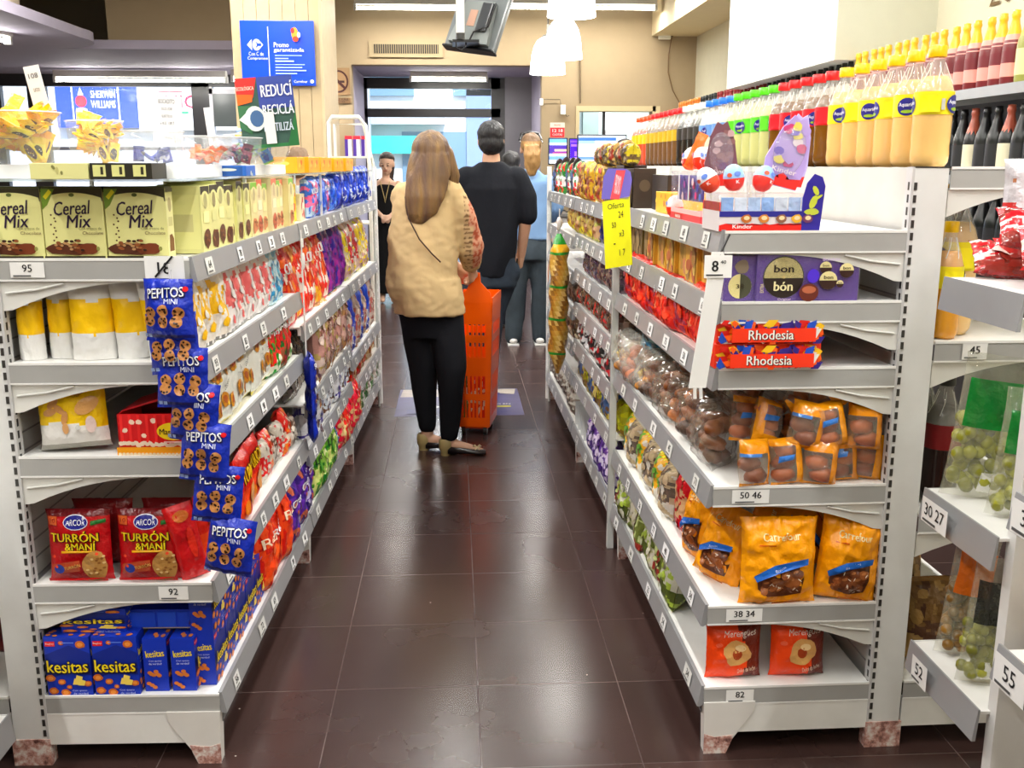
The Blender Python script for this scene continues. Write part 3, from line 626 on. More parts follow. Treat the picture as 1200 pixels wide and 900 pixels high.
def turron():
    def c(u,v): return (176,18,30) if v<.9 else (110,16,24)
    def a(A,w,h):
        A.ell(.0,h*.84,.030,.017,(40,44,120),n=20,rings=2); A.ell(.0,h*.84,.031,.018,(225,225,235),n=20,rings=2); A.ell(.0,h*.84,.029,.016,(36,40,130),n=20,rings=2); A.txt('ARCOR',0,h*.84,.048,.014,(245,245,250),.02)
        A.rect(-w*.45,h*.80,-w*.3,h*.92,(206,110,60),2); A.txt('10',-w*.375,h*.86,.014,.010,(150,20,20)); A.poly([(w*.24,h*.80),(w*.46,h*.83),(w*.46,h*.88),(w*.24,h*.86)],(40,110,50),2)
        A.txt('TURRÓN',-.002,h*.65,.118,.026,(60,20,10),.05); A.txt('TURRÓN',-.004,h*.655,.118,.026,(226,206,40),.03); A.txt('&MANÍ',.014,h*.525,.074,.022,(60,20,10),.05); A.txt('&MANÍ',.012,h*.53,.074,.022,(226,206,40),.03)
        A.rect(-.035,h*.43,.05,h*.46,(226,176,40),2)
        A.ell(.045,h*.23,.03,.036,(190,150,92),nz=.25,n=18,rings=3); r=random.Random(2)
        for i in range(16): A.ell(.045+(r.random()-.5)*.045,h*.23+(r.random()-.5)*.055,.004,.003,r.choice([(226,200,150),(150,104,56)]),n=6)
        A.poly([(-.06,h*.14),(.01,h*.18),(.012,h*.34),(-.058,h*.28)],(176,84,50),2); A.ell(-.04,h*.22,.013,.012,(44,66,150),n=12); A.txt('TURRÓN',-.008,h*.255,.04,.010,(230,200,120),.0,rot=.2)
        for x,z in((-.05,.07),(.055,.075),(-.045,.045)): A.ell(x,z,.004,.004,(220,90,60),n=6)
        A.rect(-w*.46,0.004,w*.46,h*.07,(190,26,34),2); A.rect(.01,0.006,w*.45,h*.05,(50,120,60),2)
    return snackbag('nougat_pack',.155,.175,.045,c,a,seed=21,nu=20,nv=22,wr=.004)
def kesitas(front=True):
    b=MB(); w,h,d=.105,.142,.055; B=(24,62,176)
    b.box(-w/2,-d/2,0,w/2,d/2,h,B); A=Art(b,frontmap(0,0,-d/2))
    r=random.Random(9)
    A.poly([(-w/2,h*.28),(w*.0,h*.4),(w/2,h*.34),(w/2,h*.72),(w*.05,h*.86),(-w/2,h*.7)],(22,48,140))
    A.rect(-w/2+.003,h-.022,-w/2+.026,h-.010,(214,36,44)); A.txt('Bagley',-w/2+.0145,h-.016,.02,.005,(250,230,230),0)
    for x,z,s in [(-.012,.128,.006),(.032,.124,.0115),(.037,.062,.008),(-.043,.043,.011),(-.018,.034,.009),(-.038,.012,.011),(-.01,.008,.011),(.043,.03,.009),(.0,.022,.006)]:
        A.ell(x,z,s,s*.8,(206,120,50),n=10,nz=.2,seed=s*999); A.ell(x,z,s*.6,s*.45,(232,160,84),n=8)
    A.txt('kesitas',0,h*.50,.098,.031,(26,24,60),.075,arc=-.002); A.txt('kesitas',0,h*.505,.094,.029,(246,224,50),.02,arc=-.002)
    for x,z in((.018,.036),(.03,.034),(.024,.044)): A.poly([(x-.009,z-.007),(x+.006,z-.008),(x+.01,z+.004),(x-.004,z+.008)],(246,224,120)); 
    A.txt('Con queso',.024,.014,.034,.005,(220,226,250),0); A.txt('de verdad',.026,.007,.034,.005,(220,226,250),0); A.rect(-.01,h-.012,.02,h-.010,(120,150,230))
    for q in (Art(b,sidemapR(0,0,w/2)),Art(b,sidemapL(0,0,-w/2))):
        q.txt('kesitas',.0,h*.72,.042,.018,(246,224,50),.03,rot=.1); q.txt('Con queso',0,h*.58,.03,.005,(220,226,250),0); q.txt('de verdad!',0,h*.53,.03,.005,(220,226,250),0)
        for i in range(9): x=(r.random()-.5)*.044; z=.008+r.random()*.05; q.ell(x,z,.006,.005,(214,136,66),n=8)
    T=Art(b,topmap(0,0,h))
    for i in range(9): T.ell((r.random()-.5)*.09,(r.random()-.5)*.045,.006,.005,(214,136,66),n=8)
    Bk=Art(b,lambda x,z,o:(-x,d/2+o,z))
    for i in range(14): Bk.ell((r.random()-.5)*.09,.01+r.random()*.12,.007,.006,(214,136,66),n=8)
    return ('cracker_box',b.mesh('cracker_box',carton))
K_KES=kesitas()
def sweetbox(w,h,d):     # purple bonbon case
    P=(84,40,140)
    b=MB(); b.box(-w/2,-d/2,0,w/2,d/2,h,P,.003); A=Art(b,frontmap(0,0,-d/2),.0008,.0004)
    if w>.15:
        x=-w*.24; r=h*.42
        A.ell(x,h*.52,r*1.06,r*1.06,(30,22,20),n=28); A.ell(x,h*.52,r,r,(232,220,160),n=28); A.poly([(x+r*cos(t),h*.50+r*sin(t)) for t in np.linspace(pi,2*pi,16)],(40,26,20))
        A.txt('bon',x,h*.70,r*1.0,h*.16,(40,26,20),.04); A.txt('bón',x,h*.33,r*.95,h*.2,(240,232,190),.04); A.txt('o',x,h*.52,.006,.006,(220,200,140))
        for dx,dz,s in [(.16,.72,.5),(.19,.45,.75),(.36,.66,.6),(.30,.38,.3)]:
            cx,cz,s2=w*dx-.0,h*dz,h*.26*s; A.ell(cx,cz,s2,s2,(236,226,176),n=16); A.poly([(cx+s2*cos(t),cz+s2*sin(t)) for t in np.linspace(pi,2*pi,10)],(60,34,24)); A.txt('bon',cx,cz+s2*.35,s2,s2*.4,(50,30,20),.02)
        A.ell(.0,h*.2,h*.21,h*.19,(110,50,34),n=18); A.ell(0,h*.26,h*.15,h*.08,(190,120,90)); A.ell(.008,h*.55,.014,.016,(90,56,200))
        A.txt('Bombón',w*.2,h*.9,.04,.007,(220,200,240),0); A.txt('Original',x,h*.06,.03,.006,(240,220,240),0)
        A.txt('EXTRA',-w*.46,h*.3,.02,.008,(240,226,160),0,rot=pi/2)
    else:
        A.ell(.0,h*.33,h*.26,h*.27,(232,222,160),n=20); A.poly([(h*.26*cos(t),h*.33+h*.27*sin(t)) for t in np.linspace(-pi/2,pi/2,10)],(90,90,70)); A.ell(.004,h*.75,h*.16,h*.14,(140,126,110),nz=.3); A.txt('38',0,h*.33,.018,.010,(60,50,30),.02)
    Sd=Art(b,sidemapL(0,0,-w/2)); Sd.ell(0,h*.5,h*.3,h*.3,(226,214,160)); Sd.txt('bon',0,h*.55,.022,.01,(50,30,20),.03)
    wp=MB(); wp.box(-w/2-.001,-d/2-.0016,0,w/2+.001,d/2+.001,h+.001,(240,235,250,.10))
    return ('bonbon_box',b.mesh('bonbon_box',carton),[('clear_wrap',wp.mesh('clear_wrap',film))])
def rhodesia():
    w,h,d=.25,.058,.15; b=MB(); b.box(-w/2,-d/2,0,w/2,d/2,h,(226,66,26),.002); r=random.Random(4)
    A=Art(b,frontmap(0,0,-d/2),.0008,.0002); cs=[(240,200,50),(60,40,130),(238,236,232),(40,90,190),(206,40,30),(240,110,30)]
    for i in range(110):
        x=-w/2+.01+r.random()*(w-.02); z=.006+r.random()*(h-.012); s=.008+r.random()*.008; a=r.random()*3
        q=[(min(w/2-.001,max(-w/2+.001,x+s*cos(a+t)*k)),min(h-.001,max(.001,z+s*sin(a+t)*k))) for t,k in((0,1.4),(1.4,.8),(3,1.2),(4.5,.8))]; A.poly(q,r.choice(cs))
    A.rect(-w/2+.030,.006,w/2-.024,h-.020,(232,70,28)); A.txt('Rhodesia',-.002,h*.38,.105,.022,(90,20,20),.05); A.txt('Rhodesia',-.004,h*.40,.105,.022,(248,246,240),.02)
    Sd=Art(b,sidemapL(0,0,-w/2),.0006,.0003); 
    for i in range(14): Sd.ell((r.random()-.5)*.13,.006+r.random()*.045,.008,.006,r.choice(cs),n=4)
    return ('wafer_box',b.mesh('wafer_box',carton))
def rollbag(seed):
    """little clear bag of brown sweet rolls with yellow printed bands"""
    w,h,d=.078,.10,.05; r=random.Random(seed)
    rl=MB()
    for i in range(3): rl.ball(((r.random()-.5)*.02,(r.random()-.5)*.008,.022+i*.026),.028,.018,.017,r.choice([(176,98,44),(136,74,40),(196,118,56)]),9,6,nz=.25,seed=seed+i)
    band=r.choice([0,1,2])
    def c(u,v):
        if v>.86 or v<.08: return (226,158,30,.92)
        if band==0 and u>.66: return (228,160,36,.95)
        if band==1 and (u>.72 or v>.74): return (226,154,34,.95)
        if band==2 and (u<.2 or v<.2): return (230,164,40,.95)
        if seed%3==0 and .62<v<.70 and u<.5: return (90,140,200,.9)
        return (250,240,225,.16)
    b,A=pouch(w,h,d,c,(240,200,120,.35),12,14,seed=seed,wr=.006)
    if seed%2: A.poly([(-.03,.05),(.005,.055),(.01,.066),(-.028,.064)],(70,130,200),2)
    return ('roll_bag',None,[('bread_rolls',rl.mesh('bread_rolls',bread)),('wrapper',b.mesh('wrapper',film))])
def bigbag(seed,full=True):
    def c(u,v): return (246,172,8)
    def a(A,w,h):
        A.txt('Carrefour',.0,h*.80,.085,.017,(250,236,190),.02); A.rect(-.05,h*.70,-.015,h*.715,(214,110,30),1)
        A.poly([(-.052,h*.30),(-.03,h*.40),(.0,h*.46),(.05,h*.52),(.052,h*.3),(.046,h*.14),(.01,h*.09),(-.03,h*.12),(-.05,h*.2)],(96,56,34),3)
        r=random.Random(seed)
        for (x,z,s) in [(-.028,.19,.017),(.002,.17,.018),(.03,.20,.016),(-.01,.27,.018),(.022,.29,.018),(-.032,.27,.012),(.034,.38,.013),(.008,.37,.013)]:
            A.ell(x,h*z,s,s*.8,r.choice([(140,84,46),(120,70,40),(156,98,56)]),n=12,nz=.2,seed=x*99,rings=2); A.ell(x-s*.2,h*z+s*.25,s*.5,s*.22,(186,130,84),n=8,rot=.3)  # second, lighter ellipse is a highlight painted on each bun
        for i in range(10): A.ell(-.03+r.random()*.07,h*(.14+.25*r.random()),.005,.0012,(240,230,214),n=6,rot=r.random()*3)  # pale slivers painted as specular streaks on the bag window
        A.poly([(-.062,h*.36),(-.02,h*.50),(.054,h*.57),(.054,h*.50),(-.01,h*.42),(-.056,h*.30)],(44,112,190),2)
        A.txt('Bizcochos',.0,h*.475,.04,.006,(220,230,250),0,rot=.38)
        A.rect(-.02,h*.035,.045,h*.06,(200,120,40),1)
    return snackbag('bun_bag',.165,.195,.07,c,a,seed=seed,nu=30,nv=34,wr=.015)
def orangebag(seed):
    def c(u,v): return (236,88,24) if u<.62+.1*sin(v*4) else (120,44,22)
    def a(A,w,h):
        A.txt('Merengues',.012,h*.84,.085,.02,(246,230,220),.0,rot=.08,shear=.3)
        A.ell(.006,h*.5,.036,.034,(222,178,120),n=18,nz=.25,rings=3,seed=seed); A.ell(.004,h*.48,.013,.014,(170,80,40),n=10,rings=2); A.ell(.012,h*.6,.014,.009,(242,216,170),n=10)
        A.txt('Dulce de leche',.03,h*.2,.05,.012,(240,220,200),.0,rot=.15)
        A.ell(-.045,h*.66,.01,.006,(240,120,90),n=8)
    return snackbag('biscuit_bag',.145,.145,.055,c,a,seed=seed,nu=18,nv=18,wr=.007)
def pepitos():
    root=None; parts=[]
    r=random.Random(6); z=0; x=0
    for i in range(7):
        sd=30+i
        def c(u,v): return (26,56,170) if not(.06<v<.1) else (20,30,110)
        b,A=pouch(.112,.135,.034,c,(22,40,140),16,18,seed=sd,wr=.010,pinch=.03)
        A.txt('PEPITOS',0,.105,.082,.022,(18,24,90),.08,rot=.06); A.txt('PEPITOS',0,.106,.080,.021,(244,246,252),.03,rot=.06); A.txt('MINI',.014,.088,.030,.011,(220,226,244),.03); A.ell(.044,.114,.006,.006,(220,40,50),n=8)
        for (cx,cz) in ((-.033,.064),(-.002,.068),(.033,.064),(.0,.044),(-.030,.047),(.031,.045)):
            A.ell(cx,cz,.0125,.0125,(190,140,90),n=12,nz=.15,rings=2,seed=cx*50)
            for k in range(6): A.ell(cx+(r.random()-.5)*.017,cz+(r.random()-.5)*.017,.0026,.0026,(50,28,20),n=6)
        A.rect(-.045,.012,-.037,.02,(170,190,230)); A.rect(-.034,.012,-.026,.02,(170,190,230))
        parts.append(b.mesh('sachet',foil))
    return parts
# ============================================================ LEFT: END FACE
for i,(x,w_) in enumerate([(.115,0),(.252,0),(.388,0)]):
    put(K_CER,LG,x,.045,1.246,'cream cereal box facing out on the top left shelf, '+('beside the shelf corner','in the middle of three','farthest left of three')[i],'cereal box',group='cereal boxes on the left shelf end')
xs=[.388,.325,.245,.155,.078]
for i,x in enumerate(xs): put(K_YW,LG,x,.06+.02*(i%2),1.011,'white and yellow upright snack bag, '+['farthest left of five','second from the left of five','middle one of five','fourth from the left of five','beside the hanging blue sachets'][i],'snack bag',dz=[.1,-.05,.5,.75,.6][i]*.6,tilt=0,scale=[(.66,1,1),(.68,1,1.02),(1.08,1,1.05),(.98,1.1,1.05),(.9,1.1,1.06)][i],roll=[0,0,0,-.05,-.1][i])
put(peanut(),LG,.305,.05,.80,'yellow and white peanut bag leaning beside the red popcorn box','peanut bag',dz=.05,tilt=.12,roll=-.07)
put(popcornbox(),LG,.105,.10,.792,'open red display box with a yellow oval and popcorn print','popcorn box',dz=-.0,tilt=0,scale=(1.1,1,1))
K_T=turron()
put(K_T,LG,.315,.035,.476,'red nougat pack at the left of the two facing the camera','nougat pack',tilt=.05)
put(K_T,LG,.15,.035,.476,'red nougat pack at the right of the two facing the camera','nougat pack',tilt=.05)
put(snackbag('nougat_pack',.07,.19,.04,lambda u,v:(190,20,30) if v>.05 else (210,60,60),lambda A,w,h:(A.ell(.0,h*.86,.02,.014,(200,120,60),n=12),A.ell(.01,h*.5,.01,.04,(214,60,40),n=10)),seed=77),LG,.045,.04,.476,'red nougat pack standing edge-on and slanting by the shelf corner','nougat pack',dz=.5,tilt=.05,roll=-.18)
for i in range(2): put(snackbag('nougat_pack',.15,.17,.05,lambda u,v:(120,14,22),None,seed=60+i),LG,.12+.17*i,.13,.477,'dark red nougat pack behind the front row, '+('right' if i==0 else 'left')+' one','nougat pack')
lab=['leftmost of the front row','second of the front row']
for i,x in enumerate((.360,.246)): put(K_KES,LG,x,.035,.184,'blue cheese cracker box on the bottom left shelf, '+lab[i],'cracker box',scale=(1.03,1,1.08))
for i,x in enumerate((.155,.088)): put(K_KES,LG,x,.10,.184,'blue cheese cracker box showing its narrow side, '+('beside the front pair','nearer the shelf corner')[i],'cracker box',dz=pi/2,scale=(1.5,1.05,.98))
put(K_KES,LG,.30,.06,.338,'blue cracker box lying on top of the front pair','cracker box',tilt=pi/2*.0,roll=0,scale=(1.5,1,.42))
put(('carton_tray',MB().box(-.11,-.05,0,.11,.05,.05,(28,70,190)).box(-.111,-.052,.004,-.02,-.05,.044,(40,86,200)).box(-.014,-.052,.004,.03,-.05,.044,(44,92,206)).box(.036,-.052,.004,.1,-.05,.044,(36,80,196)).box(-.111,-.0515,.001,.111,-.05,.003,(200,190,170)).mesh('carton_tray',carton)),LG,.14,.11,.332,'plain blue multi-pack lying over the narrow cracker boxes','cracker box')
n=0
for i in range(5):
    for j in range(1 if i>3 else 2):
        put(K_KES,LG,.045,.10+i*.11,.184+j*.141,'blue cracker box facing the aisle, %s row, %s from the near end'%(('lower','upper')[j],ORD[i]),'cracker box',face='aisle',group='cracker boxes facing the aisle')
# hanging blue sachets at the corner
t=thing('sachet_strip','long strip of blue mini cookie sachets hanging at the near left shelf corner','cookie sachets',tuple(LG.W(.03,-.045,.0)),LG.rot('end'))
PM=pepitos(); pos=[(-.002,1.075,.02,0),(-.008,1.0,.012,.06),(-.018,.925,.02,-.04),(-.032,.845,.010,-.10),(-.052,.755,.02,-.10),(-.072,.655,.016,-.12),(-.092,.535,.024,-.16)]
for i,(x,z,y,a) in enumerate(pos):
    o=mkobj('sachet',PM[i],t,(-x,-y-.01,z)); o.rotation_euler=(-.05,-a,radians(-8+5*(i%3)))
MB().tube([(0,0,1.2),(0,0,1.24)],.003,(230,230,230),5).obj('hanging_tie',plastic,t)
o=MB(); pricecard(o,0,0,0,'18',.085,.055,P=lambda u,zz,off:(u,-off,zz)); o.box(-.043,0,-.03,.043,.001,.03,(236,236,234)); o.tube([(-.02,-.004,-.015),(.02,-.004,.03)],.0022,BLK,5)
tag(o.obj('price_card',paper,None,LG.W(.045,-.03,1.225),LG.rot('end')),'white price card reading 18 above the hanging blue sachets','price card')
# ============================================================ LEFT: AISLE SIDE
def row(g,kits,z,y0,y1,step,x=.06,lab='',cat='',group=None,face='aisle',jit=.1,tilt=.06,scale=1,zj=0,n0=0,rows=1):
    y=y0;i=n0;r=random.Random(int(z*1000)+int(y0*100))
    while y<y1:
        k=kits[i%len(kits)]
        put(k,g,x-.024*(tilt>0)+r.uniform(-.006,.012),y,z+.001,lab%ORD[i] if '%s' in lab else lab,cat,face=face,dz=r.uniform(-jit,jit),tilt=tilt*r.uniform(.6,1.3),group=group,scale=scale*(1.12 if tilt>0 else 1)*r.uniform(.95,1.06))
        y+=step; i+=1
    return i
NB=[narrowbox([(60,56,40),(180,176,130)],seed=1,w=.07),narrowbox([(66,60,44),(160,150,110)],seed=2,w=.07)]
row(LG,NB,1.246,.16,.66,.072,.062,'cream cereal bar box with a brown cluster print, %s from the near end','cereal box','cream cereal boxes along the top left shelf',jit=.04,tilt=0)
NB2=[narrowbox([(150,200,90),(200,190,150)],seed=5,cluster=(214,150,110),tone=(240,230,178),w=.08),narrowbox([(236,140,110),(220,200,160)],seed=6,cluster=(206,120,90),tone=(242,230,190),w=.08)]
row(LG,NB2,1.246,.68,1.25,.085,.062,'pale box with a peach coloured print facing the aisle, %s after the cream ones','cereal box','pale boxes along the top left shelf',jit=.04,tilt=0)
def gbox(w,h,d,base,pal,seed=0,text=None,n=7,tc=(250,250,250),nm='carton_box'):
    b=MB(); b.box(-w/2,-d/2,0,w/2,d/2,h,base,.0015); r=random.Random(seed); A=Art(b,frontmap(0,0,-d/2))
    for i in range(n):
        s=min(w,h)*r.uniform(.1,.24); x=r.uniform(-w/2+s,w/2-s); z=r.uniform(s,h-s); A.ell(x,z,s,s*r.uniform(.5,1),r.choice(pal),rot=r.random()*3,n=10,nz=.3,seed=i)
    if text: A.txt(text,0,h*.68,w*.8,h*.16,tc,.03)
    Sd=Art(b,sidemapL(0,0,-w/2)); S2=Art(b,sidemapR(0,0,w/2))
    for q in (Sd,S2): q.rect(-d*.4,h*.1,d*.4,h*.9,jag(base,.4,seed)); q.ell(0,h*.6,d*.25,h*.14,r.choice(pal))
    return (nm,b.mesh(nm,carton))
def gbag(w,h,d,pal,seed=0,text=None,tc=(250,250,250),m=None,stand=False,bands=True,nm='snack_bag',blobs=10,nu=24,nv=30,clear=0):
    nu=max(nu,24);nv=max(nv,30)
    r=random.Random(seed); a1=r.uniform(.5,.75); a2=r.uniform(.2,.35); tl=r.uniform(-.3,.3)
    def c(u,v):
        vv=v+tl*(u-.5)*.5+.04*sin(u*7+seed)
        q=pal[0] if vv>a1 else (pal[1%len(pal)] if vv>a2 else pal[2%len(pal)])
        if v<.05 or v>.95: q=jag(pal[0],-.8,seed+.3)
        k_=noi(u*5+seed,v*6,seed*.3)
        if abs(k_)>.30: q=pal[(1 if k_>0 else 2)%len(pal)] if q==pal[0] else pal[0]
        return (*q,1-clear*(.6+.4*sin(u*20+v*9))) if clear else q
    def art(A,w,h):
        for i in range(blobs):
            A.ell(r.uniform(-.33,.33)*w,r.uniform(.12,.85)*h,w*r.uniform(.06,.14),w*r.uniform(.05,.11),r.choice(pal),rot=r.random()*3,n=8,nz=.4,seed=i+seed)
        if text: A.txt(text,0,h*.68,w*.72,h*.13,tc,.03,rot=r.uniform(-.1,.15))
    return snackbag(nm,w,h,d,c,art,seed=seed,stand=stand,m=m or foil,nu=nu,nv=nv,wr=.008)
row(LG,[gbox(.09,.14,.06,(240,214,60),[(250,240,200),(214,60,50),(250,250,240)],1),gbox(.1,.10,.06,(240,232,200),[(200,80,90),(246,240,220)],2)],1.246,1.27,1.6,.1,.06,'yellow and cream box on the top left shelf, %s beyond the pale cereal boxes','box',jit=.05,tilt=0)
row(LG,[gbag(.11,.14,.05,[(80,130,210),(236,120,160),(200,220,240)],3,'LUZLET'),gbag(.1,.14,.05,[(120,160,220),(90,120,200),(200,60,90)],4),gbag(.12,.14,.05,[(30,80,190),(50,110,210),(90,140,220)],5)],1.246,1.75,2.4,.12,.06,'blue and pink bag on the top left shelf, %s of its group','snack bag')
row(LG,[gbag(.14,.17,.07,[(24,70,190),(40,90,210),(20,50,150)],6),gbag(.13,.17,.07,[(30,80,200),(210,220,240),(30,60,170)],7)],1.246,2.45,3.7,.15,.06,'royal blue bag far along the top left shelf, %s of its group','snack bag')
# clear low divider under the blue bags
# shelf 2
YB=gbag(.12,.19,.06,[(232,230,226),(240,196,40),(226,220,210)],10,'',blobs=4,stand=True,nm='snack_bag'); 
PB=gbag(.13,.19,.06,[(230,228,226),(222,120,120),(236,232,230)],12,blobs=5,stand=True); LB=gbag(.13,.18,.06,[(190,210,214),(110,180,206),(60,150,190)],13,stand=True)
row(LG,[YB],1.011,.12,.42,.11,.07,'yellow and white snack bag facing the aisle, %s from the near end','snack bag','yellow and white bags facing the aisle',tilt=.12)
row(LG,[PB],1.011,.46,.95,.12,.07,'pink and white snack bag facing the aisle, %s from the near end','snack bag','pink and white bags facing the aisle',tilt=.12)
row(LG,[LB],1.011,.98,1.22,.12,.07,'pale blue snack bag facing the aisle, %s one','snack bag','pale blue bags',tilt=.12)
RB=[gbag(.13,.27,.06,[(206,30,30),(236,120,50),(240,226,210)],14,'CHEESE'),gbag(.13,.28,.06,[(230,150,40),(214,60,40),(240,190,60)],15),gbag(.13,.26,.06,[(220,50,40),(236,220,210),(230,90,60)],16)]
row(LG,RB,.886,1.34,2.15,.13,.07,'tall red and orange crisp bag on the middle left bays, %s from the near end','crisp bag','red and orange crisp bags',tilt=.2)
row(LG,[gbag(.12,.28,.06,[(60,40,140),(130,40,140),(160,50,150)],17),gbag(.12,.27,.06,[(120,30,130),(150,60,160),(90,30,110)],18)],.886,2.22,2.7,.12,.07,'tall purple bag on the second left shelf, %s from the near end','snack bag','purple bags',tilt=.15)
CN=[gbag(.12,.24,.06,[(230,210,60),(236,226,190),(206,176,170)],19,m=film,clear=.35,nm='sweets_bag'),gbag(.12,.26,.06,[(226,216,214),(200,60,70),(240,220,200)],20,m=film,clear=.35,nm='sweets_bag')]
row(LG,CN,.886,2.78,3.65,.11,.07,'clear bag of wrapped yellow and white sweets, %s from the near end','sweets bag','clear sweets bags on the second left shelf',tilt=.12)
# shelf 3
WB=[gbag(.15,.18,.05,[(238,238,232),(236,236,230),(228,228,222)],22,blobs=0)]
def cookiewhite(seed):
    def a(A,w,h):
        for x,z in((-.03,.12),(.035,.13),(-.01,.06),(.04,.05)): A.ell(x,z,.02,.019,(206,150,50),n=12,rings=2,nz=.2,seed=x*99); A.ell(x,z,.012,.01,(170,96,40),n=10); A.ell(x+.01,z-.012,.008,.005,(226,190,80),n=8)
        A.txt('Cookies',.005,.095,.04,.014,(60,60,70),.0,rot=.5)
    return snackbag('cookie_bag',.15,.19,.05,lambda u,v:(238,240,232) if v>.06 else (226,214,120),a,seed=seed)
row(LG,[cookiewhite(24),cookiewhite(25)],.791,.16,.9,.135,.06,'white cookie bag with round orange biscuits printed on it, %s from the near end','cookie bag','white cookie bags',tilt=.1)
row(LG,[gbag(.13,.17,.05,[(50,160,60),(226,40,40),(240,240,220)],26,'Mogul'),gbag(.14,.18,.05,[(40,110,40),(190,40,36),(150,90,60)],27,'Mogul',blobs=4)],.791,.92,1.24,.11,.05,'green and red sweets bag on the third left shelf, %s one','sweets bag',tilt=.1)
row(LG,[gbag(.13,.2,.06,[(60,54,50),(90,84,80),(140,130,120)],28,m=film,clear=.3,nm='sweets_bag')],.601,1.36,1.7,.12,.1,'dark clear sweets bag deep on the shelf beyond the strip, %s one','sweets bag')
row(LG,[gbag(.14,.25,.07,[(196,176,120),(206,160,150),(226,206,196)],29,m=film,clear=.25,nm='sweets_bag',nu=16,nv=22,blobs=24),gbag(.14,.25,.07,[(190,150,110),(216,180,170),(170,140,130)],30,m=film,clear=.25,nm='sweets_bag',nu=16,nv=22,blobs=24)],.601,1.76,2.45,.12,.05,'big clear bag of pink and brown wrapped sweets, %s from the near end','sweets bag','big clear sweets bags')
row(LG,[gbag(.13,.26,.07,[(206,190,180),(190,120,110),(226,214,200)],31,m=film,clear=.25,nm='sweets_bag'),gbag(.13,.26,.07,[(30,80,190),(226,230,236),(30,60,160)],32)],.521,2.6,3.7,.16,.06,'bag of sweets at the far end of the middle left shelf, %s one','sweets bag')
# shelf 4
def orangetext(seed):
    def a(A,w,h):
        A.txt('TURRON',0,h*.72,.13,.036,(120,20,10),.06,rot=.1); A.txt('TURRON',0,h*.72,.13,.034,(240,200,40),.03,rot=.1); A.ell(.02,h*.36,.04,.03,(226,170,110),n=14,nz=.3,rings=2); A.ell(-.05,h*.25,.015,.02,(240,150,50),n=9)
    return snackbag('nougat_pack',.17,.175,.045,lambda u,v:(206,40,24) if v>.5 else (226,84,34),a,seed=seed)
row(LG,[orangetext(40),orangetext(41)],.476,.14,.72,.15,.05,'orange red nougat pack with yellow lettering facing the aisle, %s from the near end','nougat pack','orange nougat packs facing the aisle',tilt=.05)
row(LG,[gbag(.09,.12,.05,[(226,220,206),(214,50,50),(240,236,226)],42),gbag(.08,.13,.05,[(226,60,50),(240,226,206),(230,140,60)],43),gbag(.09,.10,.05,[(110,80,60),(226,220,210),(200,190,180)],44)],.476,.78,1.24,.08,.07,'small white and red sweets pouch on the fourth left shelf, %s from the near end','sweets pouch','small pouches on the fourth left shelf')
row(LG,[gbag(.09,.10,.05,[(150,120,100),(110,84,70),(206,190,170)],45,m=film,clear=.3,nm='sweets_bag')],.476,.8,1.2,.1,.2,'brown clear pouch behind the small ones, %s one','sweets pouch','brown pouches at the back')
t=thing('sachet_strip','short strip of blue cookie sachets hanging from the thin white strip on the left','cookie sachets',tuple(LG.W(-.02,1.25,0)),LG.rot('aisle'))
for i in range(3): o=mkobj('sachet',PM[i],t,(.01*i,-.01,.66-.095*i)); o.rotation_euler=(0,.12*(i-1),.2)
MB().box(-.008,-.002,.74,.012,.0,1.23,(226,226,224)).box(-.02,-.004,1.17,.03,-.002,1.2,(236,236,232)).ball((.035,.0,1.12),.03,.004,.03,(232,232,230),12,8).obj('hanging_strip',plastic,t)
row(LG,[gbag(.11,.13,.06,[(226,226,230),(236,236,240),(90,80,150)],46),gbag(.11,.12,.06,[(214,220,226),(120,90,70),(236,236,236)],47)],.421,1.45,2.45,.11,.05,'white and violet sweets pouch on the lower middle left shelf, %s from the near end','sweets pouch','white pouches')
row(LG,[gbag(.12,.15,.06,[(160,90,50),(190,140,90),(206,40,30)],48),gbag(.12,.15,.06,[(200,170,120),(150,80,40),(226,214,180)],49)],.361,2.65,3.7,.15,.06,'brown and red bag on the lower far left shelf, %s one','snack bag')
# bottom shelf
OR=[gbag(.15,.2,.07,[(206,40,26),(236,90,40),(240,120,60)],50,'Rex',tc=(246,226,200)),gbag(.15,.2,.07,[(226,60,30),(240,110,50),(210,50,30)],51,'Rex')]
row(LG,OR,.184,.63,.98,.13,.05,'orange red snack bag on the bottom left shelf, %s beyond the cracker boxes','snack bag','orange bags on the bottom left shelf',tilt=.05)
row(LG,[gbag(.12,.2,.07,[(70,40,140),(110,60,170),(206,120,90)],52,'Oreo'),gbag(.12,.19,.07,[(60,34,130),(200,190,220),(90,50,150)],53)],.184,1.0,1.4,.09,.05,'purple cookie bag on the bottom left shelf, %s of its group','cookie bag','purple bags on the bottom left shelf',tilt=.05)
row(LG,[gbag(.15,.2,.08,[(220,230,150),(120,180,70),(60,150,60)],54,'Limón',tc=(40,60,40)),gbag(.13,.17,.07,[(150,190,90),(236,240,190),(40,120,50)],55)],.184,1.5,1.9,.13,.04,'green and pale lemon bag on the bottom left shelf, %s one','snack bag')
row(LG,[gbag(.12,.16,.07,[(50,90,180),(226,230,240),(80,120,200)],56)],.184,1.96,2.0,.13,.04,'blue and white bag on the bottom left shelf between green and red ones','snack bag')
row(LG,[gbag(.13,.19,.08,[(214,40,70),(236,200,150),(226,90,110)],57,nu=16,nv=20,blobs=20),gbag(.13,.19,.08,[(226,60,50),(240,226,170),(206,40,60)],58,nu=16,nv=20,blobs=20)],.184,2.1,2.75,.12,.04,'red and cream sweets bag on the bottom left shelf, %s of its group','sweets bag','red sweets bags on the bottom left shelf')
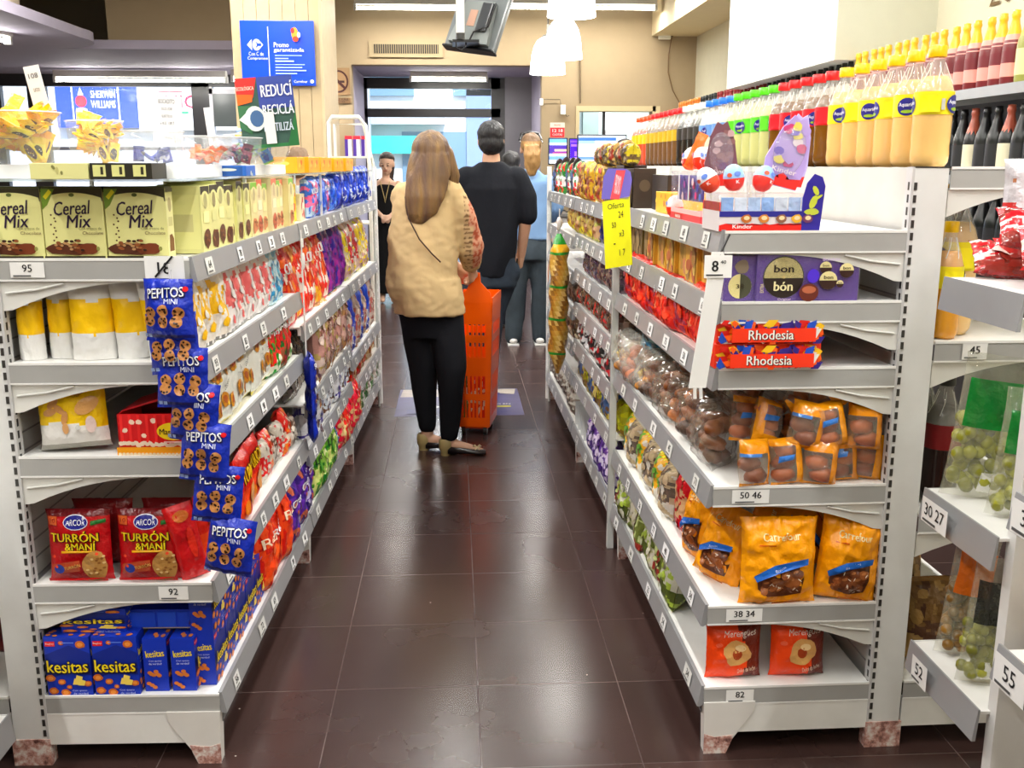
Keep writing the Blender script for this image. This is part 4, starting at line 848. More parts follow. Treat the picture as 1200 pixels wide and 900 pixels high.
row(LG,[gbag(.12,.14,.07,[(60,140,60),(226,226,220),(120,160,90)],59),gbag(.12,.15,.07,[(226,226,224),(180,170,160),(236,236,236)],60)],.184,2.85,3.7,.13,.05,'green and white bag at the far end of the bottom left shelf, %s one','snack bag')
# ============================================================ LEFT: TOP GLASS SHELF AND BOWLS
t=thing('glass_shelf','clear shelf raised above the cereal boxes on white stands','shelf',tuple(LG.W(0,0,1.246)),-LG.a)
MB().box(-.44,0,.168,-.0,3.7,.173,(214,226,222,.55)).obj('shelf_plate',glassm,t)
b=MB()
for y in (.6,1.27,1.9,2.5,3.6):
    for x in (-.43,-.01) : b.box(x-.004 if x<-.1 else x-.004,y,0,x+.004,y+.012,.168,(225,226,224))
b.obj('stand',powder,t)
o=MB().box(-.43,.06,.0,-.03,1.30,.030,(240,240,240)).box(-.425,.065,.026,-.035,1.29,.031,(250,250,250)).obj('riser_board',plastic,None,LG.W(0,0,1.4195),-LG.a); tag(o,'white board laid on the clear shelf under the bowls','board')
put(gbox(.17,.034,.1,(226,224,168),[(140,140,90),(200,196,140)],3,n=3),LG,.245,.0,1.4195,'flat cream carton on the clear shelf under the yellow bowls','carton',scale=(.72,1,1))
b=MB(); b.box(-.065,-.05,0,.065,.05,.034,(48,46,36)); A=Art(b,frontmap(0,0,-.05))
for x in(-.045,-.005,.04): A.rect(x-.014,.006,x+.013,.03,(222,222,160)); A.rect(x+.002,.01,x+.008,.026,(60,56,40))
put(('carton_box',b.mesh('carton_box',carton)),LG,.115,.0,1.4195,'flat dark carton with three cream labels under the bowls','carton')
def bowl(r,h,fill,seed,over=0):
    g=MB(); pr=[(r*.6,0),(r*.80,h*.10),(r*.95,h*.40),(r,h),(r*1.04,h),(r*1.0,h*.97)]
    g.lathe([(.001,0.001)]+pr,24,(204,208,208,.42))
    g.lathe([(r*1.04,h*.985),(r*1.045,h),(r*1.0,h+.001)],24,(246,246,244,.8))
    parts=[('bowl_wall',g.mesh('bowl_wall',glassm))]
    return ('sweets_bowl',None,parts)
def sachet(cols,w,h,seed,text=None):
    def c(u,v): return cols[0] if (v>.8 or v<.15) else cols[1%len(cols)]
    def a(A,w,h):
        if len(cols)>2:
            A.ell(0,h*.45,w*.3,h*.3,cols[2],n=10,nz=.3,seed=seed)
            r=random.Random(seed)
            for i in range(7): A.ell((r.random()-.5)*w*.5,h*(.3+r.random()*.4),w*.05,w*.05,r.choice([cols[0],(230,220,190),cols[2]]),n=6)
    return snackbag('sachet',w,h,.018,c,a,seed=seed,nu=8,nv=9,wr=.006)
SY=[sachet([(252,206,20),(250,226,60),(96,56,40)],.05,.11,1),sachet([(250,214,30),(252,232,80),(60,40,34)],.055,.10,2),sachet([(248,180,20),(250,206,50),(140,90,50)],.05,.12,3)]
SB=[sachet([(30,40,110),(60,60,150),(200,200,220)],.05,.07,4),sachet([(60,50,40),(40,60,150),(230,230,230)],.05,.07,5)]
SO=[sachet([(226,110,40),(236,150,60),(246,200,160)],.05,.06,6),sachet([(236,140,110),(240,170,130),(250,220,200)],.04,.05,7)]
SP=[sachet([(140,70,80),(170,90,100),(90,50,60)],.05,.06,8),sachet([(120,150,70),(150,90,90),(206,200,180)],.05,.06,9)]
SG=[sachet([(140,190,50),(60,130,190),(30,70,150)],.055,.09,10),sachet([(240,180,40),(50,110,180),(40,60,130)],.055,.1,11),sachet([(60,50,40),(200,200,196),(90,80,60)],.05,.08,12)]
BW=[(.365,.11,.083,.115,SY,'widest clear bowl heaped with yellow sachets at the left edge',46,.03,'yellow sweet sachet heaped in the first clear bowl'),
    (.225,.17,.062,.098,SY,'second clear bowl of yellow sachets with a green tag',34,.02,'yellow sweet sachet heaped in the second clear bowl'),
    (.125,.27,.072,.078,SB,'clear bowl of few dark blue sachets',6,-.045,'dark blue sweet sachet at the bottom of the third clear bowl'),
    (.045,.42,.072,.070,SO,'clear bowl of orange wrapped sweets',14,-.015,'orange sweet sachet in the fourth clear bowl'),
    (.02,.62,.080,.072,SP,'clear bowl of dark pink sweets below the recycling poster',18,-.01,'dark pink sweet sachet in the fifth clear bowl'),
    (.03,.98,.10,.090,SG,'farthest clear bowl heaped with green, blue and orange sachets',26,.03,'green and blue sachet heaped in the farthest clear bowl')]
for bi,(x,y,r,h,fl,lb,n,ov,sl) in enumerate(BW):
    c=LG.W(x+.02,y,1.4505); spawn(bowl(r,h,None,bi),tuple(c),0,lb+' on the top left shelf','bowl',group='clear bowls of sweets')
    rr=random.Random(bi+40)
    for i in range(n):
        a=2*pi*i/n*1.618; lay=i/n; q=r*(.56 if lay<.5 else .66)*sqrt(.1+.9*rr.random())*(1-.15*lay)
        zz=.004+lay*(h*.70+ov)
        R=Euler((rr.uniform(.8,1.6) if lay>.45 else rr.uniform(.0,.5),rr.uniform(-.5,.5),a))
        k=fl[i%len(fl)]
        o=spawn(k,(c.x+q*cos(a),c.y+q*sin(a),c.z+zz),tuple(R),sl,'sachet',group='sachets in bowl: '+lb,scale=min(.62,r/.085*.62))
# paper price signs among the bowls
def paperSign(x,y,z,w,h,lines,label,tilt=0,roll=0,col=(238,238,238)):
    b=MB(); b.box(-w/2,-.0008,0,w/2,.0008,h,col); A=Art(b,frontmap(0,0,-.0008),.0004,.0003)
    for i,(t,hh) in enumerate(lines):
        z0=h*(1-(i+.7)/(len(lines)+.6))
        if t: A.txt(t,0,z0,min(w*.8,hh*w*6),hh*h,(70,70,74),.0)
    return put(('price_sign',b.mesh('price_sign',paper)),LG,x,y,z,label,'price sign',tilt=tilt,roll=roll)
paperSign(.37,.20,1.56,.036,.115,[('108',.1),('SURTIDO',.07),('MENTA',.07)],'narrow white price sign leaning over the leftmost bowl',roll=-.18)
paperSign(.155,.42,1.50,.075,.12,[('BOCADITO',.09),('DULCE LECHE',.06),('SURTIDO',.06),('x KG 139,7',.08),('',.1),('OFERTA',.05)],'white price sign behind the bowl of dark blue sachets',roll=.03)
paperSign(.075,.55,1.50,.02,.10,[],'thin white sign edge between the price sign and the recycling poster',roll=-.1)
b=MB(); w,h=.165,.20; b.box(-w/2,-.001,0,w/2,.001,h,(70,100,90)); A=Art(b,frontmap(0,0,-.001),.0006,.0005)
A.rect(-.02,h*.55,w/2,h,(74,90,160)); A.poly([(-w/2,h*.62),(-w/2,h),(-.02,h),(-.035,h*.72)],(226,66,60)); A.poly([(-w/2,h*.62),(-w/2,h*.78),(-.035,h*.76),(-.04,h*.66)],(236,120,50)); A.txt('ECOLÓGICA',-.055,h*.86,.05,.013,(250,236,220))
A.rect(-w/2,0,w/2,h*.05,(60,130,80)); A.poly([(w/2,0),(w/2,h*.5),(w*.3,0)],(50,120,70)); A.poly([(-w/2,h*.3),(-w/2,h*.62),(-w*.2,h*.6),(-w*.3,h*.2)],(70,120,84))
A.txt('REDUCÍ',.035,h*.82,.09,.042,(248,248,250),.02); A.txt('RECICLÁ',.035,h*.55,.09,.036,(240,244,250),.02); A.txt('REUTILIZÁ',.03,h*.3,.085,.03,(220,230,240),.02)
A.ell(-.035,h*.42,.03,.036,(226,236,230),n=18); A.ell(-.03,h*.42,.02,.024,(80,112,150),n=14); A.poly([(-.082,h*.42),(-.055,h*.53),(-.055,h*.31)],(226,236,230)); A.rect(-.01,h*.05,.02,h*.5,(236,236,232))
put(('poster',b.mesh('poster',paper)),LG,-.03,.80,1.50,'green and blue recycling poster standing behind the bowls','poster',roll=-.08,dz=0)
row(LG,[gbox(.16,.062,.12,(244,180,40),[(250,214,120),(214,110,40),(250,200,60)],70,n=4)],1.4195,1.5,2.9,.17,.06,'low yellow orange box on the clear shelf, %s beyond the bowls','box','yellow boxes on the clear shelf',jit=.03,tilt=0,scale=.95)
row(LG,[gbox(.1,.028,.1,(60,120,200),[(236,240,230),(120,180,60),(60,90,180)],71,n=4)],1.4195,.50,.62,.13,.02,'flat blue carton between the bowls','carton',jit=.03,tilt=0)
# ============================================================ RIGHT: END FACE
def eggtray():
    b=MB(); w,h,d=.225,.045,.15; b.box(-w/2,-d/2,0,w/2,d/2,h,(226,220,222)); A=Art(b,frontmap(0,0,-d/2),.0006,.0003)
    A.rect(-w/2,h*.72,w/2-.03,h,(50,50,140)); A.poly([(-w/2+w*q,h*(.30+.09*(i%2))) for i,q in enumerate(np.linspace(0,1,16))]+[(w/2,.001),(-w/2,.001)],(222,44,34))
    for x,c in((-.05,(190,120,60)),(-.01,(206,140,70)),(.03,(150,110,90)),(.065,(226,180,60)),(.09,(120,70,110))): A.ell(x,h*.62,.013,.009,c,n=10,nz=.3); A.ell(x,h*.66,.007,.005,(240,220,180),n=8)
    A.txt('Kinder',-.06,h*.25,.045,.009,(250,250,250),.02)
    for z,x0 in ((h,-.11),): b.box(-w/2,-d/2,h,-w/2+.002,d/2,h+.02,(214,50,44)); 
    parts=[]
    c=MB(); c.box(w/2-.035,-d/2+.0,0,w/2+.012,-d/2+.002,h+.035,(56,46,150)); c.lathe([(0,0),(.0235,0)],20,(56,46,150)); v0=len(c.v)
    c2=MB(); pts=[(w/2-.036,0),(w/2+.006,0),(w/2+.014,h+.055),(w/2+.006,h+.075),(w/2-.012,h+.082),(w/2-.028,h+.062),(w/2-.036,h+.03)]
    c2.prism(pts,'y',-d/2-.002,-d/2+.001,(54,44,146)); B=Art(c2,frontmap(0,0,-d/2-.002),.0006,.0004)
    B.ell(w/2-.012,h+.02,.008,.016,(206,214,90),rot=-.4,n=10); B.ell(w/2-.008,h+.045,.006,.012,(206,214,90),rot=.5,n=8); B.ell(w/2-.014,h-.002,.018,.007,(196,206,90),n=10,nz=.3); B.ell(w/2-.002,h+.03,.003,.012,(206,214,90),rot=-1,n=8)
    parts.append(('header_card',c2.mesh('header_card',carton)))
    f=MB()
    for i in range(7): f.box(-.107+i*.031,-d/2+.006,h,-.08+i*.031,-d/2+.012,h+.03,[(150,190,240),(226,236,250),(190,214,246)][i%3]+(.9,))
    f.box(-w/2,-d/2+.003,h,w/2-.02,d/2-.01,h+.038,(240,240,250,.14)); parts.append(('clear_lid',f.mesh('clear_lid',film)))
    return ('egg_tray',b.mesh('egg_tray',carton),parts)
put(eggtray(),RG,.10,.085,1.303,'red, white and blue chocolate egg tray with a violet header card at the shelf end','egg tray',scale=(1,1,1))
def toytray():
    b=MB(); w,h,d=.34,.02,.16; b.box(-w/2,-d/2,0,w/2,d/2,h,(226,70,80)); b.box(-w/2,-d/2,h,w/2,-d/2+.002,h+.012,(240,200,200)); A=Art(b,frontmap(0,0,-d/2),.0006,.0004); A.rect(-.12,.004,-.02,.018,(200,24,30)); A.txt('KINDER',-.07,.011,.06,.008,(255,240,240))
    c=MB(); c.box(-w/2+.07,-d/2+.004,h+.035,w/2,-d/2+.008,h+.10,(92,70,160)); B=Art(c,frontmap(0,0,-d/2+.004),.0006,.0004); r=random.Random(8)
    for i in range(18): B.ell(-.09+r.random()*.25,h+.045+r.random()*.045,.012,.01,r.choice([(206,60,120),(60,60,150),(226,200,206),(150,60,140),(90,120,200)]),n=8,nz=.3,seed=i)
    for x in(-.06,.05): B.rect(x,h+.036,x+.014,h+.1,(222,222,222))
    g=MB(); g.box(-w/2,-d/2+.001,h,w/2,d/2,h+.11,(240,240,246,.13))
    return ('toy_tray',b.mesh('toy_tray',carton),[('backing_card',c.mesh('backing_card',carton)),('clear_lid',g.mesh('clear_lid',film))])
put(toytray(),RG,.085,.42,1.303,'clear topped pink toy egg tray facing the aisle with a purple card','egg tray',face='aisle')
def egg(c1,c2,seed):
    b=MB(); v=[]
    pr=[(0,0),(.012,.002),(.02,.010),(.024,.022),(.0245,.030),(.024,.036),(.0205,.048),(.014,.057),(.006,.061),(0,.062)]
    b.lathe([(a,z,(c1 if z<.028 else c2)) for a,z in pr],16,c1)
    A=Art(b,lambda x,z,o:(sin(x/.0245)*(.0245+o)*(1 if z<.045 else .85),-cos(x/.0245)*(.0245+o)*(1 if z<.045 else .85),z),.0008)
    A.ell(0,.04,.008,.006,(120,150,220),n=8); A.txt('K',.0,.022,.008,.008,(250,240,240)); A.ell(-.018,.038,.006,.005,(226,120,90),n=8)
    return ('surprise_egg',b.mesh('surprise_egg',foilS))
E1=egg((232,74,30),(240,238,236),1);E2=egg((226,90,60),(232,236,244),2);E3=egg((222,70,60),(170,204,240),3)
le=['leftmost','second','third','fourth','fifth','sixth','seventh','eighth']
for i,(x,y,z,k,a) in enumerate([(.06,.62,1.424,E1,.3),(.05,.54,1.424,E1,0),(.06,.47,1.424,E1,-.2),(.06,.40,1.424,E2,.2),(.05,.32,1.424,E3,-.5)]): put(k,RG,x,y,z+.012,'chocolate surprise egg on the clear lid of the toy tray, %s from the left'%le[i],'chocolate egg',face='aisle',dz=a,roll=a,group='surprise eggs')
put(E1,RG,.02,.60,1.304,'red and white surprise egg at the left end of the toy tray on the shelf','chocolate egg',face='aisle')
for i,(x,z,k) in enumerate([(.02,1.386,E2),(.065,1.386,E3),(.125,1.386,E3)]): put(k,RG,x-.02,.10,z+.004,'blue and red surprise egg on the end tray, %s from the left'%le[i],'chocolate egg',dz=.5*i-.4,roll=.5*i-.6)
def blister(w,h,cols,seed,red=True):
    b=MB(); pts=[(-w*.42,0),(w*.42,0),(w*.5,h*.3),(w*.42,h*.7),(w*.2,h),(w*.05,h*.95),(-w*.1,h*1.0),(-w*.3,h*.8),(-w*.5,h*.35)]
    b.prism(pts,'y',-.002,.002,cols[0]); A=Art(b,frontmap(0,0,-.002),.0005,.0004); r=random.Random(seed)
    for i in range(14): A.ell((r.random()-.5)*w*.6,h*(.25+.6*r.random()),w*.12,w*.1,r.choice(cols),n=9,nz=.4,seed=i)
    A.poly([(-w*.4,0.001),(w*.4,0.001),(w*.44,h*.16),(w*.2,h*.12),(0,h*.2),(-w*.2,h*.12),(-w*.44,h*.17)],(216,56,46)); A.txt('Kinder',0,h*.23,w*.6,h*.07,(240,230,226))
    g=MB(); g.ball((0,-.006,h*.5),w*.38,.012,h*.34,(240,240,250,.2),12,8)
    return ('blister_pack',b.mesh('blister_pack',carton),[('blister',g.mesh('blister',film))])
put(blister(.08,.15,[(130,90,100),(150,110,110),(110,70,110),(200,170,170)],1),RG,.035,.18,1.40,'brown and mauve pointed blister pack standing among the eggs','blister pack',roll=-.05)
put(blister(.10,.165,[(190,170,220),(120,100,190),(236,226,230),(200,80,130),(226,214,120)],2),RG,.155,.12,1.40,'white and violet pointed blister pack behind the egg tray','blister pack',roll=.25)
put(blister(.08,.17,[(200,190,230),(110,90,190),(236,226,236),(120,170,180)],3),RG,.20,.19,1.40,'lilac pointed blister pack farthest right behind the egg tray','blister pack',roll=.15)
put(snackbag('orange_pack',.03,.10,.02,lambda u,v:(236,130,60),None,seed=8),RG,.03,.50,1.44,'narrow orange pack leaning behind the surprise eggs','pack',roll=.4)
put(gbox(.1,.06,.05,(236,190,40),[(180,110,40),(240,214,120),(120,70,40)],12),RG,.07,.72,1.303,'yellow brown box beside the yellow paper sign','box',face='aisle')
put(sweetbox(.24,.108,.12),RG,.20,.07,1.143,'large violet bonbon box with a black and cream disc','bonbon box')
put(sweetbox(.075,.105,.11),RG,.045,.075,1.143,'small violet bonbon box standing left of the large one','bonbon box')
K_RH=rhodesia()
put(K_RH,RG,.115,.08,.988,'orange patterned wafer box, lower of the stacked pair','wafer box'); put(K_RH,RG,.118,.085,1.0465,'orange patterned wafer box, upper of the stacked pair','wafer box')
rb=[rollbag(i) for i in range(6)]
spots=[(.10,-.01,.701,.35,.05),(.185,.0,.701,.15,-.05),(.255,-.01,.701,-.1,.1),(.325,.02,.701,.0,-.05),(.385,.03,.701,-.2,.1),
 (.135,.05,.785,.5,.35),(.215,.0,.79,-.1,.2),(.29,.0,.79,.2,-.15),(.365,.0,.785,-.1,.05),(.20,.04,.865,.7,.9),(.30,.03,.87,-.5,-.7),(.375,.06,.865,.2,.8),(.25,.09,.86,.2,.4),(.10,.10,.78,.4,.2)]
for i,(x,y,z,dz,ro) in enumerate(spots):
    put(rb[i%6],RG,x,y+.02,z,'small bag of brown rolls, %s in the %s'%(ORD[[0,1,2,3,4,0,1,2,3,0,1,2,3,4][i]]+' from the left',['bottom layer','bottom layer','bottom layer','bottom layer','bottom layer','middle layer','middle layer','middle layer','middle layer','top layer','top layer','top layer','back row','back row'][i]),'roll bag',dz=dz,tilt=.15,roll=ro,scale=1.12,group='small roll bags heaped on the shelf end')
# large yellow bun bags
BB=[bigbag(81),bigbag(82)]
put(BB[0],RG,.175,.02,.396,'large yellow bun bag in the middle of the shelf end with a blue stripe','bun bag',tilt=.06,scale=(1.18,1,1.12))
put(BB[1],RG,.345,.03,.396,'large yellow bun bag at the right of the shelf end leaning on the post','bun bag',tilt=.05,roll=.1,scale=(.95,1,1.1),dz=-.15)
put(BB[0],RG,.06,.17,.396,'large yellow bun bag at the shelf corner turned to the aisle','bun bag',face='aisle',dz=.7,tilt=.2,roll=.2,scale=(.9,1,1.05))
put(BB[1],RG,.05,.32,.396,'large yellow bun bag facing the aisle behind the corner one','bun bag',face='aisle',dz=.3,tilt=.15,scale=(.9,1,1.1))
put(BB[0],RG,.21,.16,.48,'yellow bun bag lying behind the front bags','bun bag',tilt=.5,roll=1.2); put(BB[1],RG,.34,.18,.46,'yellow bun bag lying at the back by the post','bun bag',tilt=.5,roll=-1.1)
OB=[orangebag(91),orangebag(92)]
put(OB[0],RG,.085,.055,.179,'orange biscuit bag on the bottom right shelf, left one','biscuit bag',tilt=.05); put(OB[1],RG,.25,.055,.179,'orange biscuit bag on the bottom right shelf, right one','biscuit bag',tilt=.05)
# ============================================================ RIGHT: AISLE SIDE
def breadbag(seed,c0=(96,66,44),lite=False):
    rl=MB(); r=random.Random(seed)
    for i in range(9): rl.ball(((r.random()-.5)*.12,(r.random()-.5)*.04,.025+(i//3)*.034),.036,.022,.019,jag(c0,.9,seed+i*1.7),10,7,rot=r.random()*3,nz=.3,seed=seed+i)
    def c(u,v): return (236,226,206,.20 if abs(noi(u*6+seed,v*6,1))>.25 else .08) if not lite else (232,234,226,.5)
    b,A=pouch(.19,.14,.11,c,(236,230,220,.1),24,22,seed=seed,wr=.018)
    return ('bread_bag',None,[('buns',rl.mesh('buns',bread)),('wrapper',b.mesh('wrapper',film))])
DB=[breadbag(i+100,[(134,84,44),(104,66,40),(160,104,54)][i]) for i in range(3)]
row(RG,DB,.701,.22,.95,.16,.07,'clear bag of dark buns spilling over the shelf edge, %s from the near end','bread bag','clear bags of dark buns',tilt=.2,jit=.4)
for i,(x,y,z) in enumerate([(.14,.35,.78),(.10,.62,.77),(.25,.28,.73),(.22,.52,.76)]): put(DB[i%3],RG,x,y,z,'clear bag of dark buns lying in the heap behind the edge row, %s one'%ORD[i],'bread bag',face='aisle',dz=i*.9,tilt=.5)
row(RG,[breadbag(110,(190,140,70),True),breadbag(111,(206,120,60),True)],.701,.98,1.35,.17,.06,'whitish film bag of buns with a round label, %s beyond the dark ones','bread bag',tilt=.15)
GB=[gbox(.125,.148,.05,(222,180,80),[(206,140,110),(190,150,90),(150,110,60),(236,206,130)],120,n=14),gbox(.125,.148,.05,(214,168,70),[(190,110,80),(170,130,80),(230,200,120)],121,n=14)]
row(RG,GB,1.143,.26,.95,.135,.05,'golden brown sweets box on the second right shelf, %s from the near end','sweets box','golden boxes on the second right shelf',jit=.05,tilt=0)
row(RG,[gbox(.12,.14,.05,(120,104,60),[(170,150,110),(90,80,50)],122,n=10)],1.143,1.02,1.3,.13,.05,'dull olive box on the second right shelf, %s one','box',jit=.05,tilt=0)
RR=[gbag(.13,.145,.06,[(222,50,34),(236,90,60),(200,40,30)],123,'Turrón'),gbag(.13,.145,.06,[(230,70,40),(240,150,110),(210,40,40)],124,'Turrón'),gbag(.13,.145,.06,[(214,44,34),(170,60,90),(236,90,50)],125)]
row(RG,RR,.988,.20,1.30,.125,.05,'red orange sweets pack on the third right shelf, %s from the near end','sweets pack','red packs on the third right shelf',tilt=.05)
row(RG,[gbox(.2,.06,.1,(240,190,30),[(250,220,90),(214,120,40)],126,n=5)],1.303,.86,.9,.2,.1,'low yellow box deep on the top right shelf','box',jit=.05,tilt=0)
put(gbox(.24,.115,.1,(48,40,38),[(60,50,46),(40,34,32)],127,n=3),RG,.12,1.05,1.303,'dark empty display box on the top right shelf','display box',face='aisle')
DK2=[gbox(.16,.15,.08,(70,56,44),[(150,130,110),(120,100,84),(100,84,66),(60,46,36)],128,n=34),gbox(.16,.15,.08,(66,52,42),[(160,140,120),(110,92,76),(60,46,36)],129,n=34)]
row(RG,DK2,1.291,1.32,1.9,.17,.05,'speckled dark brown box on the top right shelf, %s from the near end','chocolate box','dark brown boxes on the top right shelf',jit=.03,tilt=0)
row(RG,[gbag(.12,.15,.06,[(206,170,60),(150,80,60),(190,60,60)],130),gbag(.12,.15,.06,[(214,180,50),(120,70,50),(236,210,120)],131)],1.291,1.95,2.7,.13,.05,'brown and yellow bag on the top right shelf, %s beyond the dark boxes','snack bag')
row(RG,[gbag(.08,.16,.06,[(60,140,70),(236,236,230),(214,60,50)],132),gbag(.07,.18,.05,[(60,50,50),(90,110,150),(50,40,40)],133)],1.291,2.85,3.85,.13,.06,'slim green and white pack far along the top right shelf, %s one','snack pack')
row(RG,[gbag(.12,.07,.05,[(206,190,60),(110,90,60),(60,50,40)],134),gbag(.10,.08,.05,[(200,170,110),(150,60,40),(90,70,50)],135)],1.442,1.4,2.2,.11,.06,'yellow and brown pack lying on the dark boxes, %s from the near end','snack pack')
for y0,y1,z,kk,lb,ct in [(1.46,1.66,1.121,[gbox(.12,.15,.07,(120,36,30),[(150,50,40),(226,220,214)],140)],'dark red box on the second right shelf of the middle bay, %s one','box'),
 (1.7,1.8,1.121,[gbag(.07,.15,.05,[(226,226,230),(206,60,90),(236,236,236)],141)],'white bottle shaped pouch on the middle right bay, %s one','pouch'),
 (1.92,2.05,1.121,[gbag(.12,.15,.06,[(40,44,130),(30,36,110),(60,60,150)],142)],'navy blue bag on the second right shelf of the middle bay, %s one','snack bag'),
 (2.15,3.1,1.121,[gbag(.10,.15,.05,[(206,206,110),(170,120,80),(226,190,150)],143),gbag(.1,.14,.06,[(150,110,70),(214,190,120),(226,214,60)],144)],'yellow green and tan bag on the second right shelf, %s beyond the navy one','snack bag'),
 (1.5,2.4,.956,[gbag(.13,.13,.07,[(110,90,110),(80,70,80),(150,140,150)],145,m=film,clear=.3),gbag(.12,.13,.06,[(80,60,80),(150,130,120),(60,50,50)],146)],'dusky purple bag on the middle right shelf, %s from the near end','snack bag'),
 (1.45,2.5,.791,[gbag(.12,.14,.07,[(110,80,70),(150,130,120),(180,60,60)],147,m=film,clear=.25),gbag(.12,.14,.07,[(130,110,90),(90,70,60),(206,200,190)],148,m=film,clear=.25)],'brown wrapped sweets bag on the fourth right shelf, %s from the near end','sweets bag'),
 (1.45,2.5,.611,[gbag(.12,.12,.07,[(206,206,206),(60,60,60),(236,236,236)],149),gbag(.12,.12,.07,[(190,190,186),(50,50,50),(180,40,50)],150)],'silver and black bag on the fifth right shelf, %s from the near end','snack bag'),
 (1.45,2.5,.431,[gbag(.12,.13,.07,[(214,214,50),(190,190,60),(150,120,60)],151),gbag(.11,.12,.07,[(60,110,190),(206,190,120),(90,70,50)],152),gbag(.11,.12,.07,[(120,90,60),(80,110,150),(206,190,90)],153)],'yellow, blue or brown bag on the sixth right shelf, %s from the near end','snack bag'),
 (1.45,2.1,.179,[gbag(.13,.16,.08,[(110,70,160),(214,206,226),(90,60,140)],154,nu=14,nv=18,blobs=22),gbag(.13,.16,.08,[(130,90,180),(226,214,236),(70,50,120)],155,nu=14,nv=18,blobs=22)],'violet and white sweets bag on the bottom right shelf, %s from the near end','sweets bag'),
 (2.65,3.8,.571,[gbag(.14,.14,.07,[(120,100,80),(80,70,60),(190,180,160)],156)],'brown bag at the far end of a lower right shelf, %s one','snack bag'),
 (2.65,3.8,.751,[gbag(.14,.14,.07,[(100,80,70),(150,130,110),(60,50,44)],157)],'dark bag at the far end of a middle right shelf, %s one','snack bag')]:
    row(RG,kk,z,y0,y1,.13,.06,lb,ct,lb.split(', %s')[0]+'s')
put(gbag(.13,.19,.08,[(196,24,44),(226,190,150),(190,20,40)],160,nm='nut_bag'),RG,.07,.50,.396,'red bag of nuts with a clear window beside the yellow bun bags','nut bag',face='aisle',tilt=.1,scale=1.15)
row(RG,[gbag(.13,.14,.07,[(206,190,160),(120,110,100),(230,226,216)],161,m=film,clear=.25),gbag(.12,.13,.06,[(240,190,60),(130,190,90),(230,226,214)],162)],.396,.66,1.35,.13,.07,'white and tan film bag beyond the red nut bag, %s one','snack bag')
t=put(gbox(.22,.012,.2,(206,206,196),[(190,190,180)],163,n=1),RG,.15,1.18,.552,'empty grey white tray panel on the lower right shelves','tray',face='aisle')
row(RG,[gbag(.14,.10,.07,[(150,190,196),(70,150,190),(30,50,60)],164)],.80,1.15,1.2,.1,.12,'shiny blue and teal bag under the third right shelf','snack bag')
LEAF=[gbag(.13,.17,.08,[(170,190,90),(206,206,190),(90,100,50)],170,nu=14,nv=18,blobs=14,nm='herb_bag'),gbag(.12,.16,.08,[(196,206,150),(120,130,70),(150,60,50)],171,nu=14,nv=18,blobs=14,nm='herb_bag'),gbag(.12,.15,.07,[(190,190,150),(210,206,190),(110,120,60)],172,nu=14,nv=18,blobs=14,nm='herb_bag')]
row(RG,LEAF,.179,.50,1.38,.11,.05,'grey green glittering bag leaning on the bottom right shelf, %s from the near end','snack bag','grey green bags on the bottom right shelf',tilt=.2,jit=.4)
for i in range(4): put(('acrylic_divider',MB().box(-.001,-.08,0,.001,.08,.12,(230,232,232,.7)).mesh('acrylic_divider',glassm)),RG,.08,2.3+.1*i,.179,'pale upright divider plate on the far bottom right shelf, %s one'%ORD[i],'divider',face='aisle',dz=.3)
row(RG,[gbag(.12,.16,.07,[(214,214,206),(160,150,140),(120,110,100)],173)],.179,2.75,3.75,.14,.06,'pale bag at the far end of the bottom right shelf, %s one','snack bag')
# long green and gold hanging sweets garland
t=thing('sweets_garland','long twisted gold and green sweets stocking hanging from the far right shelves','sweets stocking',tuple(RG.W(-.075,2.68,0)),RG.rot('aisle'))
b=MB(); n=14; v=[];f=[];c=[];m=56
for j in range(m+1):
    z=1.12-.70*j/m; q=j/m; R_=.055*(min(1,q*7+.25))*(min(1,(1-q)*5+.2))
    for k in range(n):
        a=2*pi*k/n+q*9; rr=R_*(1+.16*sin(3*a-q*30)); v.append((rr*cos(a)+.015*sin(q*5),rr*sin(a)*.8,z))
for j in range(m):
    for k in range(n):
        f.append((j*n+k,(j+1)*n+k,(j+1)*n+(k+1)%n,j*n+(k+1)%n)); q=j/m
        c.append((50,150,60) if q<.06 or (abs((q*4.2)%1-.5)<.035) else ((236,190,60) if q<.13 else [(196,160,80),(216,186,120),(150,110,50),(186,140,60)][(k+j//2)%4]))
b.add(v,f,c,True); A=Art(b,lambda x,z,o:(x,-.052-o,z)); A.ell(0,.93,.03,.045,(226,170,130),n=12); A.ell(0,.90,.018,.02,(190,110,80),n=10)
b.obj('stocking',foil,t)
MB().tube([(0,0,1.1),(.0,0,1.24)],.003,(230,230,230),5).ball((0,0,1.17),.03,.015,.03,(230,226,222),8,6,nz=.6).obj('tied_top',foil,t)
